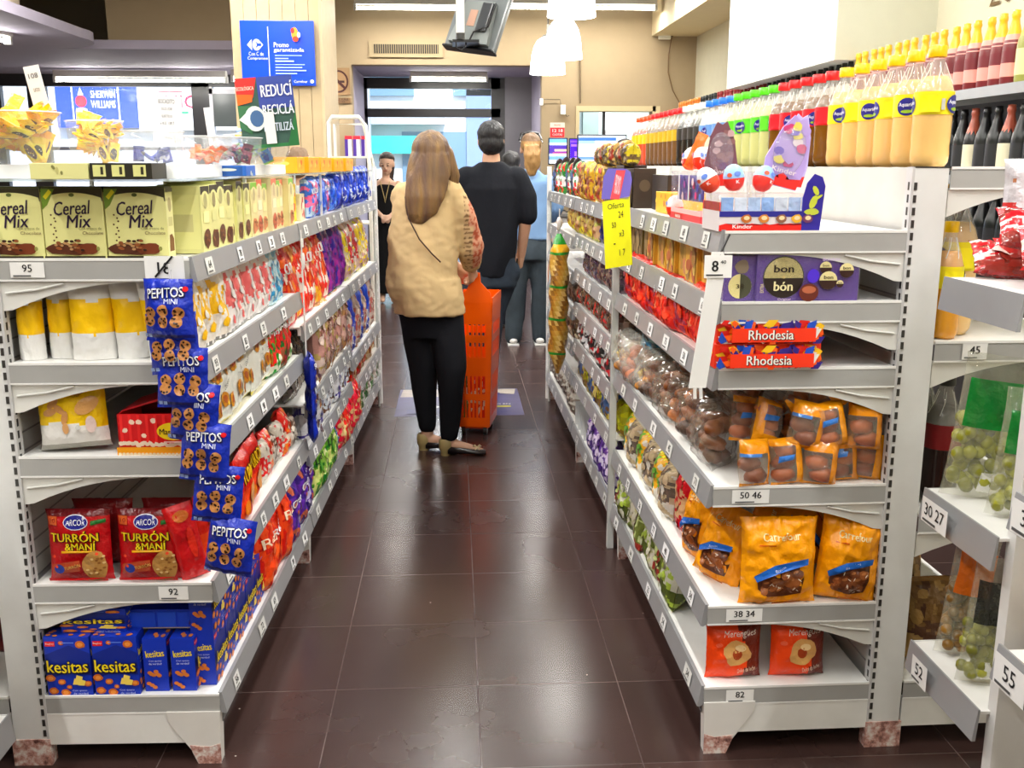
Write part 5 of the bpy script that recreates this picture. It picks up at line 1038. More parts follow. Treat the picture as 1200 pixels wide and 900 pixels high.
# yellow shelf sign
t=thing('hanging_sign','long yellow paper sign with a violet and pink top hanging on the right shelf edge','sign',tuple(RG.W(-.075,.95,1.13)),RG.rot('aisle')+radians(58)); t.scale=(.62,1,1)
b=MB(); b.box(-.075,-.001,0,.075,.001,.215,(244,244,40)); A=Art(b,frontmap(0,0,-.001),.0006,.0004); A.txt('Oferta',0,.195,.09,.018,(90,110,40),0)
for i,(s,h_) in enumerate([('24',.02),('50',.018),('x3',.02),('-',.004),('1 7',.02)]): A.txt(s,.005+(-1)**i*.02,.165-i*.03,None,h_,(40,40,20),.0)
b.xf(Matrix.Rotation(-.12,4,'Y')); b.obj('yellow_paper',paper,t)
b=MB(); b.prism([(-.08,0),(.07,0),(.085,.06),(.075,.085),(.05,.095),(-.045,.095),(-.07,.07)],'y',-.001,.001,(130,120,200)); A=Art(b,frontmap(0,0,-.001),.0006,.0004); A.poly([(-.03,0),(.02,0),(.05,.09),(.0,.09)],(236,100,110)); A.txt('PROMO',.01,.045,.03,.06,(250,220,226),.02,rot=-.2); b.xf(Matrix.Translation((-.025,0,.213))); b.obj('violet_header',paper,t)
# white strip hanging at the near right corner
t=thing('hanging_strip','long white plastic strip with a price card hanging at the near right shelf corner','strip',tuple(RG.W(-.045,-.045,0)),RG.rot('end'))
b=MB(); b.prism([(-.036,.955),(.004,.955),(.038,1.24),(.030,1.262),(.004,1.262)],'y',-.0015,.0015,(240,240,238)); b.tube([(-.022,0,.957),(-.020,0,.93)],.004,(240,240,238),6).tube([(-.008,0,.957),(-.006,0,.93)],.004,(240,240,238),6).tube([(.02,0,1.25),(.045,.01,1.30)],.003,(40,40,40),5); b.obj('strip',plastic,t)
b=MB(); b.box(-.012,-.004,1.205,.05,-.003,1.255,(244,244,242)); A=Art(b,frontmap(0,0,-.004),.0006); A.txt('8',.012,1.231,.014,.024,(20,20,20),.03); A.txt('40',.03,1.24,.012,.008,(20,20,20),.02); A.rect(-.008,1.210,.03,1.213,(60,60,60)); b.obj('price_card',paper,t)
# ============================================================ BOTTLES ON TOP
def soda(cap,lab,liq,h=.275,r=.044,clear=False,txt='Aquarius'):
    q=h/.275
    l=MB(); pr=[(0,0),(r*.8,.001),(r*.96,.012),(r,.03),(r*.97,.05),(r,.07),(r,.15),(r*.985,.17),(r*.8,.195),(r*.62,.207)]
    l.lathe([(a,z*q) for a,z in pr]+[(0,.207*q)],18,liq)
    g=MB(); g.lathe([(r*1.01,.15*q),(r*1.0,.17*q),(r*.82,.196*q),(r*.55,.222*q),(r*.40,.240*q),(r*.36,.252*q)],18,(236,238,232,.35))
    for a in range(6): g.tube([(r*.86*cos(a),r*.86*sin(a),.19*q),(r*.6*cos(a+.25),r*.6*sin(a+.25),.218*q),(r*.42*cos(a+.3),r*.42*sin(a+.3),.238*q)],.0011,(250,250,246,.7),4,False)
    c=MB(); c.lathe([(r*.46,.250*q),(r*.47,.252*q),(r*.47,.273*q),(r*.43,.275*q),(0,.275*q)],18,cap)
    lb=MB(); R2=r*1.025; lb.lathe([(R2,.120*q),(R2,.172*q)],24,lab)
    A=Art(lb,lambda x,z,o:(sin(x/R2)*(R2+o),-cos(x/R2)*(R2+o),z),.0006,.0004)
    if txt:
        for s in (-.062,.062-.0): A.ell(s*1.0,.143*q,.025,.021*q,(44,40,130),n=18,rings=3); A.txt(txt,s,.147*q,.040,.012*q,(240,240,250),.02); A.ell(s,.132*q,.014,.004*q,(160,190,60),n=10)
        A.rect(-.022,.125*q,.022,.162*q,jag(lab,-.5,3),1,6); A.rect(.024,.13*q,.032,.155*q,(200,200,190))
    return ('soda_bottle',l.mesh('liquid',liquid),[('neck',g.mesh('neck',glassm)),('cap',c.mesh('cap',plastic)),('bottle_label',lb.mesh('bottle_label',carton))])
YC=soda((240,196,16),(238,224,40),(228,194,134)); RC=soda((214,38,40),(214,34,50),(120,84,30)); GC=soda((100,200,40),(110,206,60),(206,206,150)); BC=soda((40,120,210),(120,160,210),(226,224,200)); WC=soda((236,236,230),(60,56,50),(40,36,34),txt=None); OC=soda((226,90,40),(244,190,20),(200,90,60),txt=None); RC2=soda((206,30,36),(200,170,40),(120,90,60),txt=None)
y=.13; cnt={}
for k,nm,n in [(YC,'yellow-capped bottle of pale citrus drink',6),(RC,'red-capped bottle of brown drink',5),(GC,'green-capped bottle of clear lime drink',5),(BC,'blue-capped bottle of cloudy drink',4),(WC,'white-capped dark bottle',4),(RC2,'red-capped bottle with gold label',7),(OC,'orange-capped bottle with a yellow label',4)]:
    for i in range(n):
        put(k,RG,.518,y,1.4435,nm+' on top of the right shelving, %s from near'%ORD[i],'bottle',dz=rnd.uniform(-.35,.35)+ (.9 if i%2 else -.5),group=nm+'s on top of the right shelving'); y+=.1075
put(soda((240,200,20),(238,224,40),(228,196,140),h=.36,r=.055),RG,.60,.13,1.046,'big yellow-capped bottle behind the white post on the next aisle shelf','bottle')
put(soda((240,200,20),(238,224,40),(228,196,140),h=.36,r=.055),RG,.60,.27,1.046,'second big yellow-capped bottle standing behind the first on the next aisle shelf','bottle')
put(soda((240,200,20),(238,224,40),(214,160,60),h=.275,r=.034),RG,.555,.06,1.046,'smaller yellow-capped bottle half hidden by the white post','bottle')
for i in range(5): put(soda((40,40,40),(120,20,26),(40,22,20),h=.33,r=.045,txt=None),RG,.60,.10+.12*i,.621,'dark red-labelled bottle on the next aisle shelf, %s from the near end'%ORD[i],'bottle',group='dark bottles on the next aisle shelf')
for i in range(3): put(gbag(.16,.22,.1,[(130,100,60),(90,60,40),(170,140,90)],180+i),RG,.62,.12+.2*i,.180,'large brown bag on the bottom next aisle shelf, %s from the near end'%ORD[i],'bag',tilt=.1)
# white carton standing against the back panel near the top
# ------------------------------------------------------------ wall shelving with wine
t=thing('wall_shelving','wall shelving for wine along the right wall','shelving',(0,0,0))
for z in (1.04,1.40,1.775):
    o=MB().box(2.30,3.0,z-.008,2.83,11.6,z,(226,226,224)).obj('shelf',powder,t); MB().box(2.285,3.0,z-.04,2.30,11.6,z+.004,(206,208,208)).obj('price_rail',rail,o)
MB().box(2.80,3.0,0,2.83,11.6,1.78,(60,56,54)).obj('back_panel',powder,t)
def winebottle(glass,foilc,lab,h=.31,r=.042,lab2=None,capm=None):
    b=MB(); b.lathe([(0,0),(r*.95,.002),(r,.02),(r,h*.5),(r*.93,h*.58),(r*.62,h*.70),(r*.36,h*.80),(r*.33,h*.97),(0,h*.97)],14,glass)
    c=MB(); c.lathe([(r*.86,h*.60,foilc),(r*.66,h*.70,foilc),(r*.42,h*.82,foilc),(r*.36,h*.88,foilc),(r*.42,h*.90,foilc),(r*.44,h*.94,foilc),(r*.38,h*.955,foilc),(r*.4,h*.99,foilc),(0,h,foilc)],12,foilc)
    l=MB(); l.lathe([(r*1.02,h*.12,lab),(r*1.02,h*.3,lab2 or lab),(r*1.02,h*.46,lab)],14,lab)
    if lab2: l.lathe([(r*.97,h*.55,lab),(r*.74,h*.675,lab)],14,lab)
    return ('wine_bottle',b.mesh('wine_bottle',plastic),[('neck_foil',c.mesh('neck_foil',plastic)),('bottle_label',l.mesh('bottle_label',carton))])
CH=winebottle((110,40,44),(226,184,60),(222,160,150),lab2=(110,36,44)); CH2=winebottle((150,150,90),(226,190,70),(214,214,160)); DB1=winebottle((34,40,34),(30,36,34),(206,200,190)); RB1=winebottle((60,20,24),(130,24,34),(206,190,160)); OB1=winebottle((40,36,30),(206,130,60),(226,214,190)); DB2=winebottle((22,26,24),(26,26,28),(44,44,46),h=.30); DB3=winebottle((22,24,24),(190,110,90),(220,214,190),h=.30)
tag(put(('white_spirit_bottle',MB().lathe([(0,0),(.05,.002),(.052,.02),(.052,.17),(.03,.22),(.018,.26),(0,.26)],16,(206,206,206)).lathe([(.053,.07),(.053,.11)],16,(190,60,60)).mesh('white_spirit_bottle',plastic)),RG,0,0,0,'x','x'),'silver white bottle with a red label at the right edge of the wine shelf','bottle').location=(2.37,3.95,1.776)
y=4.08;i=0;seq=[(CH2,2,'green and gold sparkling wine bottle'),(CH,17,'pink and gold sparkling wine bottle'),(DB1,16,'dark-capped wine bottle'),(RB1,14,'red-capped wine bottle'),(DB1,6,'black-capped wine bottle farther along'),(OB1,9,'orange-capped wine bottle')]
for k,n,nm in seq:
    for i in range(n): spawn(k,(2.365+.004*((i*7)%3),y,1.776),(0,0,i),nm+' on the upper wall shelf, %s from near'%ORD[i],'bottle',nm+'s on the upper wall shelf'); y+=.105
for i in range(16): spawn([DB3,DB2,DB2][i%3],(2.365,3.95+.1*i,1.401),(0,0,i),'dark wine bottle on the lower wall shelf, %s from the near end'%ORD[i],'bottle','dark wine bottles on the lower wall shelf')
for i in range(10): spawn(DB2,(2.365,4.2+.1*i,1.041),(0,0,i),'black wine bottle on the lowest visible wall shelf, %s from the near end'%ORD[i],'bottle','black wine bottles low on the wall shelving')
b=MB(); A=Art(b,lambda x,z,o:(2.825-o,4.75-x,z),.002); A.txt('ZONA DE VINOS',.0,2.33,1.3,.14,(110,90,60),.0); tag(b.obj('wall_lettering',matte),'dark lettering on the right wall above the sparkling wine','lettering')
# ============================================================ NARROW RACKS IN THE FOREGROUND
def rack(name,label,x0,x1,ya,yb,yc,zs,side):
    t=thing(name,label,'shelving',(0,0,0)); s=side
    MB().box(x0+s*.02,ya-.02,0,x0+s*.10,ya+.01,1.21 if s>0 else .62,(228,228,226)).box(x0+s*.12,yc,0,x0+s*.16,yc+.03,1.2 if s>0 else .3,(228,228,226)).obj('upright_post',powder,t)
    for i,z in enumerate(zs):
        o=MB().box(x0,ya+.0,z-.006,x1,yb,z,(240,240,238)).box(x0,yb-.004,z-.05,x1,yb,z+.001,(226,226,224)).obj('shelf',powder,t)
        MB().prism([(x0,z+.003),(x0-s*.004,z+.003),(x0-s*.012,z-.065),(x0-s*.004,z-.065)],'y',ya,yb,(196,196,196)).obj('price_rail',rail,o)
    return t
tr=rack('side_rack','narrow white side rack with leaning bags at the right edge of the photo',1.02,1.40,1.72,2.02,1.2,[1.22,.76,.40],1)
for i,(z,tx,yy) in enumerate([(.76,'30 27',1.93),(.40,'52',1.93)]):
    c=MB(); pricecard(c,0,0,0,tx,.11 if i==0 else .07,.055,P=lambda u,zz,off:(1.02-.010-.012-off+.0,yy-u,z-.03+zz)); c.obj('price_card',paper,tr)
for z,tx in ((.885,'39'),(.595,'55')):
    b=MB(); b.box(.985,1.0,z-.006,1.4,1.60,z,(240,240,238)).obj('shelf',powder,tr)
    b=MB(); b.prism([(.985,z+.003),(.981,z+.003),(.970,z-.065),(.978,z-.065)],'y',1.0,1.62,(176,178,182)); b.obj('price_rail',rail,tr)
    c=MB(); pricecard(c,0,0,0,tx,.10,.062,P=lambda u,zz,off:(.970-.004-off,1.55-u,z-.03+zz)); c.obj('price_card',paper,tr)
def olivebag(seed,oc=(150,150,60),hd=(20,130,60),w=.12,h=.26,txt=None):
    rl=MB(); r=random.Random(seed)
    for i in range(64): rl.ball(((r.random()-.5)*w*.72,(r.random()-.5)*.03,.02+r.random()*h*.48),.013,.013,.013,jag(oc,.4,seed+i*3),8,5)
    def c(u,v): return (*hd,.95) if .52<v<.82 and .1<u<.9 else (226,228,206,.30)
    b,A=pouch(w,h,.055,c,(226,228,206,.25),14,18,seed=seed,wr=.006); A.rect(.0,h*.06,.035,h*.2,(226,226,220),2)
    return ('olive_pouch',None,[('olives',rl.mesh('olives',plastic)),('wrapper',b.mesh('wrapper',film))])
def at(k,x,y,z,rz,label,cat,scale=None,group=None): return spawn(k,(x,y,z),rz,label,cat,group,scale)
o1=olivebag(200); o2=olivebag(201)
at(o1,1.085,1.95,.762,(-.05,.12,-.2),'tall clear pouch of green olives with a green band, farther left one','olive pouch',(1.15,1,1.18))
at(o2,1.11,1.83,.762,(-.05,.10,-.2),'tall clear pouch of green olives with a green band, nearer right one','olive pouch',(1.0,1,1.0))
o3=olivebag(202,(130,100,50),(214,120,40),.1,.28); o4=olivebag(203,(140,140,60),(50,54,50),.085,.27)
at(o3,1.085,1.95,.402,(-.1,.15,-.1),'clear pouch of brown olives with an orange top on the lower rack shelf','olive pouch')
at(o4,1.065,1.83,.402,(-.05,.10,-.1),'clear tube pouch of large green olives with an orange corner','olive pouch')
at(olivebag(204,(130,130,70),(40,140,110),.1,.2),1.0,1.80,.0,(-.1,.2,-.3),'pouch of olives with a green band at the bottom edge of the photo','olive pouch')
for i,(y,z) in enumerate([(1.97,1.222),(1.88,1.285),(1.80,1.245),(1.72,1.31),(1.66,1.26)]):
    k=gbag(.20,.10,.05,[(200,40,50),(226,206,200),(150,60,50)],210+i,m=film,clear=.25,nm='fruit_bag',blobs=12)
    at(k,1.17,y,z,(-1.0+.1*i,.1,-.25),'clear bag of red dried fruit on the side rack, %s from the left'%ORD[i],'fruit bag',(1.1,1.1,1.1))
at(gbag(.16,.24,.06,[(226,226,230),(210,60,60),(190,130,80)],220,m=film,clear=.4,nm='fruit_bag'),1.20,2.0,1.222,(-.05,0,-.3),'upright clear bag with red and brown pieces at the back of the side rack','fruit bag')
b=MB(); b.lathe([(0,0),(.03,0),(.032,.01),(.032,.09),(.028,.1),(.028,.105)],16,(240,170,60)); b.lathe([(.033,.02),(.033,.07)],16,(250,200,50)); b.lathe([(.034,.105),(.036,.108),(.036,.125),(.03,.13),(0,.13)],16,(70,50,44)); at(('jar',b.mesh('jar',plastic)),1.03,1.52,.596,(0,0,0),'yellow jar with a dark brown lid at the right edge','jar',(1.2,1.2,1.5))
b=MB()
for i in range(6):
    for j in range(5): b.box(1.2+j*.02,1.34,.05+i*.06,1.212+j*.02,1.342,.095+i*.06,(30,30,30))
b.box(1.18,1.342,.02,1.36,1.35,.42,(226,226,224)); b.obj('perforated_panel',powder,tr)
tl=rack('side_rack','narrow white side rack cut by the left edge of the photo',-1.06,-1.5,1.70,2.18,1.1,[.645,.19],-1)
MB().prism([(-1.06,.585),(-1.035,.47),(-1.20,.47),(-1.2,.585)],'y',2.15,2.153,(232,232,230)).obj('hook_plate',powder,tl)
at(gbag(.2,.2,.08,[(110,24,28),(90,20,24),(130,40,40)],230),-1.28,2.5,.19,(0,0,0),'dark red bag on the shelf behind the left white post, cut by the photo edge','bag'); at(gbag(.2,.22,.08,[(120,110,90),(90,90,70),(60,60,50)],231,m=film,clear=.3),-1.25,2.45,.50,(0,0,0),'greenish clear bag on the shelf behind the left white post','bag')
MBp=MB(); MBp.ball((0,0,.02),.035,.03,.03,(240,130,130),12,8,nz=.4); MBp.ball((.03,.01,.018),.03,.025,.02,(230,110,110),10,7,nz=.4); at(('pink_toy',MBp.mesh('pink_toy',plastic)),-.96,2.13,0,(0,0,0),'pink plastic item on the floor at the bottom left','toy')
# ------------------------------------------------------------ wire end rack beyond the left shelving
t=thing('wire_rack','white wire rack with rounded top standing at the far end of the left shelving','rack',(-.63,6.25,0))
b=MB(); b.tube([(-.12,0,0),(-.12,0,1.70),(-.10,0,1.73),(.06,0,1.73),(.10,0,1.68),(.115,0,1.45),(.115,0,0)],.012,(236,234,224),8); b.tube([(-.12,.3,0),(-.12,.3,1.70),(.06,.3,1.70),(.115,.3,1.45),(.115,.3,0)],.010,(226,224,214),8)
for z in (.2,.5,.8,1.1,1.3,1.50): b.box(-.12,0,z-.01,.115,.3,z,(232,230,220))
b.obj('frame',powder,t)
for i in range(3): spawn(('soap_box',MB().box(-.02,-.02,0,.02,.02,.12,(236,232,240)).box(-.021,-.021,0,-.002,.021,.10,(84,50,150)).box(-.021,-.021,.1,.021,.021,.12,(226,60,80)).mesh('soap_box',carton)),(-.64+.05*i,6.3,1.501),(0,0,0),'violet and white box with a red top on the wire rack, %s from the left'%ORD[i],'box','violet boxes on the wire rack')
for i in range(3): spawn(gbag(.09,.14,.04,[(226,60,50),(236,226,220),(60,120,190)],240+i),(-.66+.05*i,6.1+.0*i,.501),(0,0,0),'small red and white pack on the lower wire rack, %s one'%ORD[i],'pack')
# ============================================================ PEOPLE
def _cap(mb,p0,r0,p1,r1,n=14):
    p0=Vector(p0);p1=Vector(p1); d=(p1-p0).normalized(); L=(p1-p0).length; pts=[];rs=[]
    for i in range(5): a=-pi/2+pi/2*i/4*1; pts.append(p0+d*(sin(a)*r0)); rs.append(max(.0005,cos(a)*r0))
    for i in range(5): a=pi/2*i/4; pts.append(p1+d*(sin(a)*r1)); rs.append(max(.0005,cos(a)*r1))
    mb.tube(pts,rs,(0,0,0),n)
def loft(mb,secs,n=24):
    """secs: (cx,cy,cz,rx,ry[,rot])"""
    v=[]
    for q in secs:
        cx,cy,cz,rx,ry=q[:5]; ro=q[5] if len(q)>5 else 0
        for k in range(n):
            t=2*pi*k/n; x=rx*cos(t);y=ry*sin(t); v.append((cx+x*cos(ro)-y*sin(ro),cy+x*sin(ro)+y*cos(ro),cz))
    m=len(secs); f=[(j*n+k,j*n+(k+1)%n,(j+1)*n+(k+1)%n,(j+1)*n+k) for j in range(m-1) for k in range(n)]+[tuple(range(n))[::-1],tuple((m-1)*n+k for k in range(n))]
    mb.add(v,f,(0,0,0),True)
def flesh(name,prims,m,parent,colf,vox=.008,sm=4,disp=None):
    mb=MB()
    for p in prims:
        if p[0]=='c': _cap(mb,*p[1:])
        elif p[0]=='l': loft(mb,p[1])
        elif p[0]=='b': mb.ball(p[1],*p[2:5],(0,0,0),20,14,*(p[5:]))
        elif p[0]=='ch':   # chain of points with radii
            for i in range(len(p[1])-1): _cap(mb,p[1][i][:3],p[1][i][3],p[1][i+1][:3],p[1][i+1][3])
    me=mb.mesh(name+'_src',m); o=bpy.data.objects.new('t',me); COL.objects.link(o)
    a=o.modifiers.new('r','REMESH'); a.mode='VOXEL'; a.voxel_size=vox; a.use_smooth_shade=True
    b=o.modifiers.new('s','SMOOTH'); b.iterations=sm; b.factor=.5
    bpy.context.view_layer.update()
    me2=bpy.data.meshes.new_from_object(o.evaluated_get(bpy.context.evaluated_depsgraph_get())); bpy.data.objects.remove(o); bpy.data.meshes.remove(me)
    me2.name=name
    if disp:
        for v in me2.vertices: v.co+=Vector(disp(v.co,v.normal))
    while me2.color_attributes: me2.color_attributes.remove(me2.color_attributes[0])
    ca=me2.color_attributes.new('Col','FLOAT_COLOR','POINT')
    arr=[]
    for v in me2.vertices: arr+=lin(colf(v.co))+[1]
    ca.data.foreach_set('color',arr)
    me2.polygons.foreach_set('use_smooth',[True]*len(me2.polygons))
    me2.materials.clear(); me2.materials.append(m)
    return mkobj(name,me2,parent)
def hand(c,dr,up,side,curl=.5,s=1.,thumb=1):
    """palm plus five unequal bent fingers as chains; c wrist, dr pointing direction, up = back of the hand"""
    c=Vector(c);d=Vector(dr).normalized();u=Vector(up).normalized();w=d.cross(u).normalized(); P=[]
    def T(a,b_,e): return tuple(c+(d*a+w*b_+u*e)*s)
    P.append(('ch',[(*T(0,0,0),.024*s),(*T(.03,0,0),.027*s),(*T(.065,-.012,0),.024*s)])); P.append(('ch',[(*T(.02,.012,0),.02*s),(*T(.07,.022,0),.018*s)])); P.append(('ch',[(*T(.02,-.016,0),.02*s),(*T(.07,-.026,0),.016*s)]))
    for i,(off,L) in enumerate([(.030,.065),(.011,.075),(-.009,.070),(-.027,.055)]):
        a=T(.075,off,0); x=.075;z=0;ang=-.25*curl; pts=[(*a,.0095*s)]
        for k,fr in enumerate((.45,.32,.23)):
            ang-=.75*curl; x+=L*fr*cos(ang); z+=L*fr*sin(ang); pts.append((*T(x,off,z),(.0088,.0082,.007)[k]*s))
        P.append(('ch',pts))
    P.append(('ch',[(*T(.015,.024*thumb,-.006),.014*s),(*T(.045,.048*thumb,-.018),.011*s),(*T(.075,.052*thumb,-.032),.009*s)]))
    return P
def head(c,s=1.,yaw=0,pitch=0):
    """skull with nose, ears, chin; looks towards +Y when yaw=0"""
    c=Vector(c); R=Matrix.Rotation(yaw,3,'Z')@Matrix.Rotation(pitch,3,'X'); Q=lambda x,y,z:tuple(c+R@Vector((x,y,z))*s)
    P=[('b',Q(0,-.01,.02),.074*s,.09*s,.092*s,yaw),('b',Q(0,.02,-.045),.056*s,.062*s,.066*s,yaw)]
    P+=[('ch',[(*Q(0,.078,.012),.008*s),(*Q(0,.098,-.018),.013*s)]),('ch',[(*Q(-.02,.076,-.05),.009*s),(*Q(.02,.076,-.05),.009*s)]),('b',Q(0,.065,-.085),.022*s,.02*s,.018*s)]
    for k in (-1,1): P+=[('b',Q(k*.076,-.005,-.01),.010*s,.02*s,.032*s,yaw),('b',Q(k*.03,.076,.008),.013*s,.01*s,.008*s)]
    return P,Q
SK=(206,160,130)
def nz(a,sc,seed=0): return lambda co,n: n*(a*noi(co.x*sc+seed,co.y*sc,co.z*sc*.6))
# ---------- woman in the beige blouse
wm=thing('person','woman with long light brown hair, beige blouse and black trousers, holding the basket','person',(-.10,5.0,0))
hp,Q=head((.0,.02,1.485),1.0,-.95,-.45)
bd=hp+[('ch',[(-.03,-.02,1.33,.05),(-.01,.0,1.40,.048)]),('l',[(-.03,0,.80,.12,.07),(-.04,0,1.0,.11,.07),(-.04,0,1.2,.12,.09),(-.03,0,1.31,.11,.07),(-.03,-.0,1.35,.06,.05)]),
 ('ch',[(.10,.02,1.29,.05),(.19,.08,1.05,.042),(.185,.17,.935,.027)]),('ch',[(-.16,.04,1.29,.05),(-.02,.22,1.06,.042),(.10,.27,.93,.027)]),
 ('ch',[(-.08,.02,.82,.06),(-.065,.02,.45,.05),(-.055,.02,.12,.034)]),('ch',[(.035,-.0,.82,.06),(.078,-.07,.45,.05),(.06,-.08,.10,.034)]),
 ('ch',[(-.055,.02,.10,.034),(-.06,.02,.06,.03),(.06,.015,.028,.026),(.10,.01,.018,.018)]),('ch',[(.06,-.08,.09,.034),(.055,-.08,.06,.03),(.17,-.09,.028,.026),(.22,-.09,.018,.018)])]
bd+=hand((.185,.17,.935),(.10,.45,-.75),(.7,-.5,.3),1,1.1,.95,-1)+hand((.10,.27,.93),(.55,.25,-.6),(-.3,-.7,.5),1,1.1,.95,1)
flesh('body',bd,skin,wm,lambda c:(212,168,140) if c.z<.1 else SK,.0065,2)
def bl(co):
    return (200,172,128)
blouse=[('l',[(-.06,-.0,.80,.168,.145),(-.065,-.0,.86,.178,.155),(-.06,0,1.0,.178,.15),(-.055,0,1.14,.172,.14),(-.045,0,1.26,.162,.125),(-.03,0,1.34,.14,.10),(-.02,0,1.385,.09,.075),(-.01,0,1.40,.055,.055)]),
 ('l',[(-.03,.0,.715,.176,.15),(-.035,.0,.80,.182,.155),(-.05,0,.90,.178,.155)]),
 ('ch',[(.06,.0,1.31,.085),(.13,.03,1.2,.075),(.175,.08,1.04,.07),(.185,.14,.96,.05)]),('ch',[(-.15,.04,1.29,.07),(-.02,.20,1.06,.06),(.06,.25,.97,.045)])]
def wr(co,n): return n*(.012*noi(co.x*5+co.z*4,co.y*5,co.z*3)+.009*noi(co.x*15+co.z*9,co.y*8,co.z*5-co.x*4)+.004*noi(co.x*30,co.y*20,co.z*40))
def blc(co):
    if co.x>.145+.0 and co.z<1.30 and co.y<.10:
        q=noi(co.x*60,co.y*60,co.z*60); 
        if co.x>.19+(.0 if co.z<1.15 else -.02): return (176,84,56) if q>.05 else (206,150,120)
        return (120,90,60) if int(co.z*90)%2==0 and q>-.1 else (200,168,124)
    return (204,176,128)
flesh('blouse',blouse,fabric,wm,blc,.009,5,wr)
flesh('trousers',[('l',[(-.02,0,.60,.145,.10),(-.025,0,.75,.155,.115),(-.03,0,.86,.15,.11)]),('ch',[(-.10,.02,.74,.095),(-.07,.02,.45,.077),(-.055,.02,.13,.047)]),('ch',[(.045,.0,.74,.092),(.076,-.06,.45,.077),(.06,-.08,.11,.047)])],fabric,wm,lambda c:(16,17,22),.009,4,nz(.006,9,5))
def hr(co,n): return n*(.006*noi(co.x*34,co.y*34,co.z*5))
flesh('hair',[('b',(-.012,-.018,1.515),.094,.105,.10),('l',[(-.075,-.125,1.17,.03,.012),(-.06,-.13,1.22,.075,.024),(-.04,-.125,1.30,.10,.035),(-.025,-.085,1.40,.108,.06),(-.012,-.035,1.50,.098,.09)]),('ch',[(.06,-.02,1.5,.045),(.09,-.01,1.40,.04),(.085,.0,1.27,.03),(.06,.0,1.2,.014)])],hairm,wm,lambda c:(120+int(38*noi(c.x*40,c.y*40,c.z*3)),90+int(32*noi(c.x*40,c.y*40,c.z*3)),58),.008,2,hr)
for (cx,cy,cz) in ((-.055,.02,0),(.06,-.085,0)):
    n_='nearer shoe' if cx>0 else 'farther shoe'
    s=MB(); H0=(176,160,118); D0=(34,28,30)
    s.lathe([(.026,0),(.027,.02),(.034,.032),(.036,.045)],14,H0,(cx-.02,cy,0)); 
    s.lathe([(.036,.043,H0),(.038,.06,H0),(.036,.078,H0),(.030,.088,H0)],14,H0,(cx-.018,cy,0),1,.95)
    secs=[(cx-.01,.034,.030,.03),(cx+.05,.030,.030,.022),(cx+.11,.036,.022,.016),(cx+.15,.036,.018,.014),(cx+.185,.024,.016,.012)]
    v=[];n=12
    for (x,ry,zc,rz) in secs:
        for k in range(n): t=2*pi*k/n; v.append((x,cy-.01*(x-cx)/.1+ry*cos(t),max(.003,zc+rz*sin(t)*1.0)))
    s.add(v,[(j*n+k,j*n+(k+1)%n,(j+1)*n+(k+1)%n,(j+1)*n+k) for j in range(4) for k in range(n)]+[tuple(range(n)),tuple(4*n+k for k in range(n))],D0,True)
    sk=s.obj('shoe',plastic,wm)
    bw=MB(); 
    for a in (-1,1): bw.tube([(cx+.14,cy-.015,.042),(cx+.14+a*.012,cy-.02,.056),(cx+.14+a*.022,cy-.02,.05),(cx+.14,cy-.015,.042)],.003,(214,200,160),6); bw.tube([(cx+.14,cy-.015,.042),(cx+.14+a*.01,cy-.035,.034)],.0028,(214,200,160),6)
    bw.obj('bow',plastic,sk)
MB().tube([(-.135,-.125,1.30),(-.12,-.155,1.20),(-.07,-.162,1.10),(-.01,-.162,1.03),(.03,-.158,.99)],.004,(70,46,30),6).obj('bag_strap',plastic,wm)
MB().lathe([(.031,-.004),(.034,0),(.031,.004)],16,(206,190,140),(.185,.165,.952)).lathe([(.033,-.004),(.036,0),(.033,.004)],16,(140,110,80),(.186,.158,.965)).obj('bracelet',plastic,wm)
# ---------- man in black
mn=thing('person','man in a black t-shirt and dark jeans seen from behind holding a phone','person',(.24,6.6,0))
hp,Q=head((.0,.02,1.605),1.02,.05,-.08)
bd=hp+[('ch',[(0,-.01,1.42,.062),(0,.0,1.5,.058)]),('l',[(0,0,.88,.16,.10),(0,0,1.05,.15,.10),(0,0,1.25,.18,.11),(0,0,1.38,.18,.09),(0,0,1.44,.08,.06)]),
 ('ch',[(.19,.0,1.36,.056),(.225,.0,1.10,.044),(.20,.08,.86,.03)]),('ch',[(-.19,.0,1.36,.056),(-.22,.06,1.10,.044),(-.12,.22,.98,.03)]),
 ('ch',[(-.09,0,.85,.09),(-.13,0,.48,.06),(-.15,0,.08,.045),(-.15,.12,.035,.035)]),('ch',[(.08,.03,.85,.09),(.01,.03,.48,.06),(-.025,.03,.08,.045),(-.025,.15,.035,.035)])]
bd+=hand((.20,.08,.86),(-.1,.3,-1),(.9,.1,.1),1,1.0,1.0,-1)+hand((-.12,.22,.98),(.6,.6,0),(0,0,1),1,.6)
flesh('body',bd,skin,mn,lambda c:SK,.0075,2)
flesh('t_shirt',[('l',[(-.01,0,.73,.165,.12),(-.01,0,.85,.17,.125),(0,0,1.0,.172,.125),(0,0,1.18,.19,.13),(0,0,1.30,.215,.13),(0,0,1.39,.20,.10),(0,0,1.445,.11,.08),(0,0,1.468,.075,.07)]),('ch',[(.16,0,1.36,.085),(.215,0,1.24,.082),(.228,0,1.13,.072)]),('ch',[(-.16,0,1.36,.085),(-.21,.02,1.24,.082),(-.225,.05,1.13,.072)])],fabric,mn,lambda c:(26,28,34),.010,4,nz(.008,8,2))
flesh('jeans',[('l',[(0,0,.66,.17,.12),(0,0,.80,.165,.115),(0,0,.90,.155,.11)]),('ch',[(-.09,0,.75,.11),(-.13,0,.48,.082),(-.15,0,.08,.07)]),('ch',[(.085,.03,.75,.105),(.01,.03,.48,.08),(-.025,.03,.08,.07)])],denim,mn,lambda c:(52,62,74),.011,3,nz(.01,10,9))
